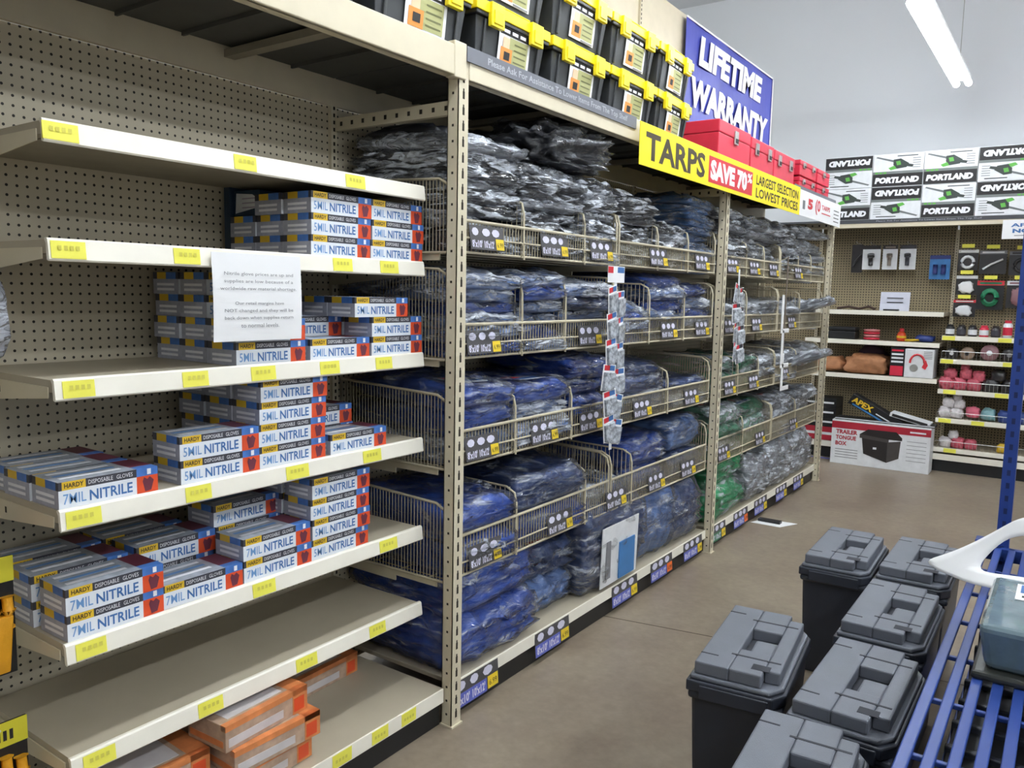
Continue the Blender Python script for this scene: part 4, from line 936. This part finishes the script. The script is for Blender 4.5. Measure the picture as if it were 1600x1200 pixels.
# paper sign on far shelf 1
b = MB(); b.hexa([(.15, BACK - .30, S1Z), (.15, BACK - .27, S1Z + .175), (.405, BACK - .30, S1Z), (.405, BACK - .27, S1Z + .175), (.15, BACK - .298, S1Z), (.15, BACK - .268, S1Z + .175), (.405, BACK - .298, S1Z), (.405, BACK - .268, S1Z + .175)], mat('paper_grey_white', (206, 208, 220), .6))
for zz in (.075, .115): b.box(.21, .35, BACK - .2875 - .006 + zz * .0, BACK - .286 - .006, S1Z + zz, S1Z + zz + .008, INKK)
tag(b.build('paper_sign'), 'white paper sign with two dark lines leaning on the upper left far shelf', 'notice')
b = MB(); b.tube([(-.22, FY + .1, S1Z + .012), (-.12, FY + .12, S1Z + .03), (-.02, FY + .1, S1Z + .012), (.06, FY + .13, S1Z + .035), (.12, FY + .12, S1Z + .012)], .012, mat('brown_strap', (66, 48, 40), .7), 8)
tag(b.build('strap', smooth=True), 'dark brown strap lying on the upper left far shelf', 'strap')
b = MB(); b.box(.2, .33, FY + .06, FY + .12, S1Z, S1Z + .016, BLACK); tag(b.build('small_pack', bevel=.004), 'flat black pack lying before the paper sign on the far shelf', 'pack')
# shelf 2 items
t = thing('black_case', 'black plastic case at the left of the middle far shelf', 'case', (-.14, FY + .15, S2Z))
b = MB(); b.box(-.28, -.03, FY + .06, FY + .26, S2Z, S2Z + .075, BLACK); b.build('case_body', t, bevel=.01); b = MB(); b.box(-.28, -.03, FY + .055, FY + .265, S2Z + .078, S2Z + .115, BLACK); b.build('lid', t, bevel=.01)
t = thing('strap_reel', 'red and white coiled strap set on the middle far shelf', 'strap set', (.12, FY + .15, S2Z))
for j in range(4):
    b = MB(); b.lathe([(.03, 0), (.07, .003), (.075, .02), (.03, .024)], (.1, FY + .15, S2Z + j * .026), RED if j % 2 == 0 else mat('red_pale', (216, 140, 140), .5), 16); b.build('strap_coil', t, smooth=True)
t = thing('bottle', 'orange-red bottle with yellow band lying on the middle far shelf', 'bottle', (.37, FY + .15, S2Z))
RB = mat('bottle_orange_red', (222, 74, 36), .4)
b = MB(); b.lathe([(.0, 0), (.035, 0), (.042, .02), (.04, .055), (.03, .08), (.016, .09)], (.36, FY + .15, S2Z), RB, 14); b.build('bottle_body', t, smooth=True)
b = MB(); b.lathe([(.0435, .03), (.0435, .05)], (.36, FY + .15, S2Z), CYEL, 14); b.build('label_band', t); b = MB(); b.lathe([(.02, .09), (.02, .115), (.012, .12)], (.36, FY + .15, S2Z), SIGNR, 12); b.build('cap', t)
b = MB(); b.tube([(.40, FY + .1, S2Z + .012), (.46, FY + .12, S2Z + .014), (.52, FY + .1, S2Z + .022)], .011, CYEL, 8); tag(b.build('cord', smooth=True), 'short yellow cord on the middle far shelf beside the orange bottle', 'cord')
b = MB(); blob(b, (.56, FY + .15, S2Z + .03), (.08, .06, .033), mat('navy_cord', (40, 60, 130), .5), 2, 18, 10, .3, 3, 1); tag(b.build('cord_bundle', smooth=True), 'dark blue cord bundle at the right of the middle far shelf', 'cord')
# shelf 3 items
BR = mat('brown_bundle', (176, 122, 84), .75, var=.18, vscale=20, bump=.5, bscale=30)
b = MB(); blob(b, (.08, FY + .16, S3Z + .085), (.2, .14, .1), BR, 5, 26, 16, .28, 2, 1); tag(b.build('canvas_bundle', smooth=True), 'large brown canvas bundle on the lower left far shelf', 'bundle')
b = MB(); blob(b, (-.26, FY + .16, S3Z + .07), (.15, .12, .075), BR, 9, 22, 14, .28, 2, 1); tag(b.build('canvas_bundle', smooth=True), 'smaller brown canvas bundle partly hidden behind the far post', 'bundle')
b = MB(); blob(b, (.08, BACK - .1, S3Z + .12), (.13, .07, .14), mat('purple_cloth', (84, 62, 84), .7), 6, 18, 12, .25, 2, 1); tag(b.build('cloth_bundle', smooth=True), 'dark purple cloth behind the large brown bundle on the far shelf', 'bundle')
t = thing('tool_carton', 'black and red carton left of the white box on the far shelf', 'carton', (.36, FY + .1, S3Z))
b = MB(); b.box(.30, .418, FY + .02, FY + .26, S3Z + .003, S3Z + .27, BLACK); b.build('carton_body', t, bevel=.002)
b = MB()
for j, m in enumerate((RED, PACKW, PACKW, PACKW)): b.box(.31, .41, FY + .018, FY + .02, S3Z + .235 - j * .035, S3Z + .252 - j * .035, m)
b.box(.305, .413, FY + .018, FY + .02, S3Z + .01, S3Z + .1, RED); b.build('print', t)
t = thing('tool_carton', 'white carton with a red ring picture on the lower left far shelf', 'carton', (.55, FY + .1, S3Z))
b = MB(); b.box(.425, .665, FY + .01, FY + .26, S3Z + .003, S3Z + .265, PACKW); b.build('carton_body', t, bevel=.002)
b = MB(); y = FY + .0085
b.tube([(.53 + .06 * math.cos(a * .4), y, S3Z + .14 + .075 * math.sin(a * .4)) for a in range(0, 9)], .010, SIGNR, 6)
b.quad([(.57, y - .001, S3Z + .1), (.6, y - .001, S3Z + .17), (.62, y - .001, S3Z + .12), (.6, y - .001, S3Z + .08)], SIGNR)
b.lathe([(.0, 0), (.035, 0), (.035, .002)], (.505, y, S3Z + .09), CHROME, 14, Matrix.Rotation(math.pi / 2, 4, 'X'))
for j in range(5): b.box(.58, .65, y, y + .002, S3Z + .18 + j * .015, S3Z + .185 + j * .015, INKGREY)
b.build('picture', t)
# tongue box carton on the floor and the cartons on it
t = thing('tongue_box_carton', 'large white carton with red band and black tool box picture on the floor', 'carton', (.3, 7.98, 0))
b = MB(); b.box(-.12, .72, 7.88, 8.08, 0.0, .415, PACKW); b.build('carton_body', t, bevel=.003)
b = MB(); y = 7.879; b.box(-.12, .72, y, y + .001, .335, .40, mat('carton_crimson', (178, 40, 58), .45))
for j, s_ in enumerate(('TRAILER', 'TONGUE', 'BOX')): b.text(s_, (-.08, y - .0005, .285 - j * .055), X_, Z_, (.19, .18, .10)[j], .04, MT['carton_crimson'], .04)
for j in range(4): b.box(-.08, .12, y, y + .001, .06 + j * .025, .066 + j * .025, INKGREY)
for j in range(6): b.box(.53, .69, y, y + .001, .10 + j * .035, .104 + j * .035, INKGREY)
b.box(.55, .68, y - .0005, y, .355, .37, PACKW); b.build('print', t)
b = MB(); y = 7.8775; kk = mat('picture_black', (42, 38, 38), .4); k2 = mat('picture_dark_grey', (72, 68, 66), .4)
b.quad([(.15, y, .27), (.17, y, .12), (.37, y, .06), (.37, y, .25)], kk); b.quad([(.37, y, .25), (.37, y, .06), (.47, y, .11), (.48, y, .27)], k2)
b.quad([(.13, y - .0005, .30), (.13, y - .0005, .265), (.38, y - .0005, .245), (.38, y - .0005, .275)], k2); b.quad([(.13, y - .0005, .30), (.2, y - .0005, .35), (.44, y - .0005, .35), (.49, y - .0005, .30), (.49, y - .0005, .275), (.38, y - .0005, .275)], kk)
b.box(.25, .28, y - .001, y, .17, .19, PACKW); b.build('picture', t)
t = thing('tool_carton', 'black carton with gold lettering lying tilted on the tongue box carton', 'carton', (.15, 8.0, .42))
R_ = Matrix.Translation((.04, 7.97, .53)) @ Matrix.Rotation(.48, 4, 'Y')
b = MB(); b.box(-.06, .56, -.05, .1, 0.02, .12, BLACK, R_); b.build('carton_body', t, bevel=.003)
b = MB(); o = R_ @ Vector((-.04, -.052, .05)); b.text('APEX', o, R_.to_3x3() @ Vector(X_), R_.to_3x3() @ Vector(Z_), .2, .055, CYEL, .04); b.box(.2, .5, -.052, -.05, .06, .07, PACKW, R_); b.box(-.02, .5, -.052, -.05, .028, .042, LB, R_); b.build('lettering', t)
t = thing('tool_carton', 'flat white-edged box leaning on the right of the tongue box carton', 'carton', (.56, 8.0, .42))
R_ = Matrix.Translation((.36, 7.97, .475)) @ Matrix.Rotation(.22, 4, 'Y')
b = MB(); b.box(0, .34, -.06, .12, 0.015, .05, PACKW, R_); b.box(.02, .32, -.062, -.06, .02, .045, INKK, R_); b.build('carton_body', t, bevel=.002)
b = MB(); b.box(-.10, .74, 7.90, 8.06, .4155, .436, BLACK); b.box(-.10, .74, 7.899, 7.90, .424, .432, PACKW); tag(b.build('flat_carton', bevel=.002), 'flat black carton with white edge lying on the tongue box carton', 'carton')
# stacked cartons behind the far post
for j, (z0, h, m, s_) in enumerate(((.166, .13, 'RED', 'red'), (.30, .09, 'BLACK', 'black lower'), (.394, .09, 'BLACK', 'black middle'), (.488, .09, 'BLACK', 'black top'))):
    b = MB(); mm = MT['carton_crimson'] if m == 'RED' else BLACK; b.box(-.46, -.15, 8.12, 8.4, z0, z0 + h, mm)
    b.box(-.44, -.17, 8.119, 8.12, z0 + h * .4, z0 + h * .6, PACKW)
    tag(b.build('tool_carton', bevel=.002), f'{s_} carton stacked low behind the far post, left of the tongue box carton', 'carton', 'cartons stacked left of the tongue box')
# right far shelves: jars and bundles
def jar(x, y, z, r, h, m, mcap, mlab, label, grp='jars on the topmost right far shelf'):
    t = thing('jar', label, 'jar', (x, y, z), group=grp)
    b = MB(); b.lathe([(r * .9, 0), (r, .005), (r, h * .75), (r * .7, h * .85)], (0, 0, 0), m, 12); b.build('jar_body', t, smooth=True, world=False)
    b = MB(); b.lathe([(r * .72, h * .84), (r * .72, h), (r * .6, h)], (0, 0, 0), mcap, 12); b.build('cap', t, world=False)
    b = MB(); b.lathe([(r * 1.02, h * .15), (r * 1.02, h * .6)], (0, 0, 0), mlab, 12); b.build('label', t, world=False)
yj = BACK - .455 + .05
jc = [(BLACK, BLACK, PACKW, 'black jar with white label'), (DG, BLACK, PACKW, 'dark jar with wide white label'), (RED, RED, PACKW, 'red-topped jar with white label'), (DG, DG, STRIPK, 'all-black jar'), (PACKW, RED, RED, 'white jar with red cap'), (MT['strap_dusty_pink'], RED, PACKW, 'dusty red jar'), (RED, RED, PACKW, 'tall red jar')]
for j in range(10):
    m, c, l, w_ = jc[(0, 3, 1, 2, 3, 4, 5, 6, 2, 6)[j]]
    jar(.77 + j * .088, yj, RZ[0], .036, .10 + (.05 if j in (5, 7, 9) else 0), m, c, l, f"{w_}, {['first', 'second', 'third', 'fourth', 'fifth', 'sixth', 'seventh', 'eighth', 'ninth', 'tenth'][j]} from the left in the jar row")
def rolls(z, y, items, grp, cat='roll'):
    for j, (x, r, m, mn, lab) in enumerate(items):
        t = thing('strap_roll', lab, cat, (x, y, z), group=grp)
        T_ = Matrix.Rotation(math.pi / 2, 4, 'X')
        b = MB(); b.lathe([(r * .35, -.05), (r, -.045), (r * 1.03, 0), (r, .045), (r * .35, .05)], (0, 0, r), m, 14, T_); b.build('webbing', t, smooth=True, world=False)
        b = MB(); b.lathe([(r * .3, -.055), (r * .33, .055)], (0, 0, r), mn, 10, T_); b.build('core', t, world=False)
pkk = MT['strap_dusty_pink']
rolls(RZ[1], BACK - .38, [(.80, .05, DG, PACKW, 'dark strap roll, first from left behind the upper wire fence'), (.92, .055, mat('roll_tan', (150, 128, 110), .5, var=.3), DG, 'tan strap roll, second from left behind the upper wire fence'), (1.09, .07, pkk, PACKW, 'dusty pink strap roll, largest behind the upper wire fence'), (1.24, .06, DG, INKGREY, 'black strap roll right of the large pink roll'), (1.37, .055, DG, pkk, 'black strap roll near the right edge behind the upper fence')], 'strap rolls on the second right far shelf')
PKB = mat('pink_bundle', (200, 92, 108), .55, var=.25, vscale=50)
yy = BACK - .36
def bundle(x, z, r, m, lab, grp, sd):
    b = MB(); blob(b, (x, yy, z + r * .75), (r, r * .9, r), m, sd, 14, 10, .35, 3, 1); tag(b.build('rope_bundle', smooth=True), lab, 'rope bundle', grp)
for j, (x, dz, r) in enumerate(((.77, 0, .06), (.88, 0, .06), (.99, 0, .06), (.80, .095, .052), (.92, .1, .05), (1.02, .085, .05), (.91, .175, .035))):
    bundle(x, RZ[2] + dz, r, PKB, f"pink rope bundle, {['bottom left', 'bottom middle', 'bottom right', 'upper left', 'upper middle', 'upper right', 'topmost'][j]} of the pink heap on the third right shelf", 'pink rope bundles', j)
for j, (x, dz, r) in enumerate(((1.12, 0, .065), (1.26, 0, .065), (1.17, .1, .055), (1.4, 0, .06))):
    bundle(x, RZ[2] + dz, r, DG, f"black rope bundle, {['left', 'middle', 'upper', 'right'][j]} of the black heap beside the pink heap", 'black rope bundles', j + 20)
bundle(1.33, RZ[2] + .11, .055, mat('bundle_lilac', (150, 126, 170), .5, var=.3), 'lilac rope bundle on top of the black heap', 'rope bundles', 33)
WB = mat('white_bundle', (214, 208, 210), .55, var=.2, vscale=40)
for j, (x, dz, r) in enumerate(((.78, 0, .055), (.87, 0, .055), (.80, .09, .05), (.89, .09, .045), (.87, .16, .035))):
    bundle(x, RZ[3] + dz, r, WB, f"white rope bundle, {['bottom left', 'bottom right', 'middle left', 'middle right', 'topmost'][j]} of the white heap on the fourth right shelf", 'white rope bundles', j + 40)
bundle(1.00, RZ[3] + .02, .055, mat('bundle_pink_light', (222, 110, 132), .5, var=.2), 'bright pink rope bundle beside the white heap', 'rope bundles', 51)
bundle(1.12, RZ[3] + .01, .055, mat('bundle_teal', (132, 176, 182), .5, var=.2), 'pale teal rope bundle beside the bright pink bundle', 'rope bundles', 52)
bundle(1.25, RZ[3], .06, mat('bundle_blue', (54, 76, 140), .5, var=.25), 'blue rope bundle right of the pale teal bundle', 'rope bundles', 53)
bundle(1.38, RZ[3], .06, MT['bundle_blue'], 'blue rope bundle at the right edge of the fourth right shelf', 'rope bundles', 54)
for j, (x, dz, r) in enumerate(((.80, 0, .05), (.90, .0, .055), (1.0, 0, .05), (.86, .08, .04))):
    bundle(x, RZ[4] + dz, r, (WB, PKB, PKB, WB)[j], f"{('white', 'pink', 'pink', 'white')[j]} pack, {['bottom left', 'bottom middle', 'bottom right', 'upper'][j]} of the heap on the lowest right shelf", 'packs on the lowest right far shelf', j + 60)
bundle(1.25, RZ[4], .045, CYEL, 'yellow bundle at the right of the lowest right shelf', 'rope bundles', 70); bundle(1.32, RZ[4] + .06, .04, CYEL, 'small yellow bundle above the other yellow bundle', 'rope bundles', 71)
b = MB(); b.box(-.36, .05, 8.02, 8.07, .0003, .0012, mat('blue_tape', (84, 92, 170), .5)); tag(b.build('floor_tape'), 'strip of blue tape on the floor beside the tongue box carton', 'tape')

# ================================================================== AISLE: LIDDED BOXES
def lbox():
    t = thing('storage_box', '', 'storage box')
    W, D, H = .27, .525, .5
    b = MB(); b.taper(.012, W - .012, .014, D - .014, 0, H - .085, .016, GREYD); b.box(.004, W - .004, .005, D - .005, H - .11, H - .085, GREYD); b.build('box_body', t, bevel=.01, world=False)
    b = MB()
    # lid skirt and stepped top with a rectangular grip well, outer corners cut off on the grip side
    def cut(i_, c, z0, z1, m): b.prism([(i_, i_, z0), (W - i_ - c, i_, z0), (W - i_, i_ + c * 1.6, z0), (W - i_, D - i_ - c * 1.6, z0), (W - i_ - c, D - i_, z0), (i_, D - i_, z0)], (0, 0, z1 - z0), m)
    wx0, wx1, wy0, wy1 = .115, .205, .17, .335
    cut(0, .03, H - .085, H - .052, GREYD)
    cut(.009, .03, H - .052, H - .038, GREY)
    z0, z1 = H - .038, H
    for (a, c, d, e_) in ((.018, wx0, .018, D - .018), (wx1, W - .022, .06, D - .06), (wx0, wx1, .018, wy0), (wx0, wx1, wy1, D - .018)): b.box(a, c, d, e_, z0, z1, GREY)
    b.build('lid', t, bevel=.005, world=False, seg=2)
    b = MB(); b.box(wx0, wx1, wy1 - .05, wy1, z0 - .002, z0 + .002, GROOVE_SHADE); b.box(wx0, wx0 + .022, wy0, wy1 - .05, z0 - .002, z0 + .002, GROOVE_SHADE); b.build('grip_well_shade', t, world=False)  # dark strips paint the shade at the well's back and left
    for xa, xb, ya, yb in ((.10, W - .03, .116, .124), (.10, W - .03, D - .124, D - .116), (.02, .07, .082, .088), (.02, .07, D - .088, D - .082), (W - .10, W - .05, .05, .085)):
        b = MB(); b.box(xa, xb, ya, yb, H - .001, H + .0008, GROOVE_SHADE); b.build('groove', t, world=False)
    b = MB(); b.box(wx0 + .022, wx1, wy0 + .004, wy1 - .05, z0, H - .012, GREY); b.build('handle', t, bevel=.008, world=False)
    for a in ((.06, .09, .52, .53, H - .13, H - .05), (.18, .21, .52, .53, H - .13, H - .05)):
        b = MB(); b.box(*a, GREYD); b.build('hinge', t, bevel=.003, world=False)
    b = MB(); b.box(.04, .23, -.006, .0, H - .10, H - .06, GREYD); b.build('latch', t, bevel=.003, world=False)
    return t
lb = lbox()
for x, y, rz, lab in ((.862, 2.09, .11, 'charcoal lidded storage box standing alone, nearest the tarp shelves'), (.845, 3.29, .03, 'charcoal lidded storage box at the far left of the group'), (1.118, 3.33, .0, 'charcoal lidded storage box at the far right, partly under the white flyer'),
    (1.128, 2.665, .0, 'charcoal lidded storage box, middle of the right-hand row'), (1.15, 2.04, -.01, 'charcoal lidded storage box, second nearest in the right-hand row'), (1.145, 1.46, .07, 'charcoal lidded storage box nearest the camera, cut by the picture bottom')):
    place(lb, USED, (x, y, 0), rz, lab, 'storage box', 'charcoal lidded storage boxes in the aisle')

# ================================================================== BLUE RACK
rk = thing('blue_rack', 'blue steel display rack with open grid shelf at the right edge', 'display rack', (1.8, 2.6, 0))
RZH = .6; rx0, rx1, ry0, ry1 = 1.475, 2.15, 1.05, 3.55
def grid(z):
    b = MB()
    for k in range(16): 
        x = rx0 + k * .045; b.box(x - (.013 if k == 0 else .012), x + (.013 if k == 0 else .012), ry0, ry1, z - .012, z, BLUE)
    k = 0; y = ry0 + .17
    while y < ry1: b.box(rx0, rx1, y - .007, y + .007, z - .022, z - .010, BLUE); y += .29
    b.box(rx0 - .012, rx1, ry1 - .02, ry1 + .01, z - .05, z, BLUE); b.box(rx0 - .012, rx1, ry0 - .01, ry0 + .02, z - .05, z, BLUE)
    b.build('grid_shelf', rk, bevel=.003)
grid(RZH); grid(.12)
for x, y in ((1.53, 3.56), (1.50, .95), (2.15, 3.56), (2.15, .95)):
    b = MB(); zt = 1.95 if y > 3 else .62
    b.box(x - .022, x + .022, y, y + .045, 0, zt, BLUE); z = .08
    while z < zt - .03:
        b.box(x - .006, x + .006, y - .0006, y, z, z + .022, mat('blue_slot', (18, 34, 84), .6)); b.box(x - .0226, x - .022, y + .015, y + .028, z, z + .022, MT['blue_slot']); z += .05
    b.box(x - .035, x + .035, y - .02, y + .06, 0, .008, BLUE); b.build('upright', rk)
b = MB(); b.box(1.44, 1.50, 3.53, 3.60, RZH - .04, RZH + .02, BLUE); b.build('corner_bracket', rk, bevel=.003)
t = thing('added_crate', 'made-up dark ribbed crate on the bottom of the blue rack, seen through the grid', 'added_crate', (1.82, 2.3, .12))
b = MB(); b.taper(1.52, 2.12, 1.2, 3.3, .12, .44, .03, BLACK)  # invented crate, supplies the darkness under the grid shelf
for k in range(14): b.box(1.515, 2.125, 1.3 + k * .14, 1.32 + k * .14, .40, .455, GREYD)
b.build('crate_body', t, bevel=.004)
# clear tub on the rack
t = thing('plastic_tub', 'clear plastic tub with dark base and white label on the blue rack', 'tub', (1.70, 2.5, RZH))
TUB = mat('tub_clear_teal', (104, 124, 132), .18, var=.15, coat=.8, bump=.2, bscale=25)
b = MB(); b.taper(1.555, 1.86, 2.25, 2.70, RZH + .02, RZH + .14, .02, TUB); b.build('tub_body', t, bevel=.02, seg=3)
b = MB(); b.box(1.55, 1.87, 2.24, 2.72, RZH, RZH + .022, mat('tub_base_olive', (52, 54, 50), .4)); b.build('tub_base', t, bevel=.008)
b = MB(); b.box(1.62, 1.84, 2.50, 2.64, RZH + .141, RZH + .1435, WHITE); b.box(1.63, 1.72, 2.56, 2.63, RZH + .1435, RZH + .1445, INKB); b.box(1.64, 1.70, 2.57, 2.61, RZH + .1445, RZH + .1455, SIGNR); b.box(1.635, 1.735, 2.52, 2.535, RZH + .1435, RZH + .1445, INKK); b.build('label', t)
# white flyer curling over the rack
fl = thing('flyer', 'white paper flyer with printed back curling up over the blue rack', 'flyer', (1.5, 2.9, .62))
rows = [((1.315, 3.02, .640), (1.470, 2.96, .615), (1.55, 2.90, .635), (1.70, 2.84, .66)),
        ((1.375, 3.02, .672), (1.485, 2.98, .655), (1.57, 2.94, .675), (1.72, 2.88, .70)),
        ((1.445, 3.03, .715), (1.52, 3.01, .715), (1.61, 2.98, .735), (1.74, 2.93, .76)),
        ((1.520, 3.04, .775), (1.57, 3.03, .780), (1.64, 3.01, .800), (1.76, 2.98, .83)),
        ((1.585, 3.05, .835), (1.62, 3.045, .850), (1.67, 3.03, .87), (1.78, 3.02, .90))]
b = MB()
V = [Vector(p) for r_ in rows for p in r_]; Fq = [(i * 4 + j, i * 4 + j + 1, (i + 1) * 4 + j + 1, (i + 1) * 4 + j) for i in range(4) for j in range(3) if not (i in (1, 2) and j > 0)]
b.add(V, Fq, WHITE)
o = b.build('sheet', fl, smooth=True); m_ = o.modifiers.new('sub', 'SUBSURF'); m_.levels = 2; m_.render_levels = 2; m_ = o.modifiers.new('thick', 'SOLIDIFY'); m_.thickness = .001
b = MB(); 
b.box(1.60, 1.66, 2.90, 2.915, .66, .662, INKGREY)
b.build('print', fl)
# litter on the floor
b = MB(); b.prism([(-.03, 5.36, .001), (.17, 5.36, .001), (.24, 5.52, .001), (.02, 5.50, .001)], (0, 0, .002), WHITE); b.box(.0, .15, 5.42, 5.47, .003, .02, BLACK)
tag(b.build('packaging_scrap'), 'scrap of black and white packaging lying on the floor beside the base deck', 'litter')
# little arrow-like dark pack under the mid post card
# remove unused prototypes
for o in list(col.objects):
    if o.parent is None and o.type in ('EMPTY', 'MESH') and 'label' in o and o['label'] == '':
        for c in list(o.children): bpy.data.objects.remove(c)
        bpy.data.objects.remove(o)
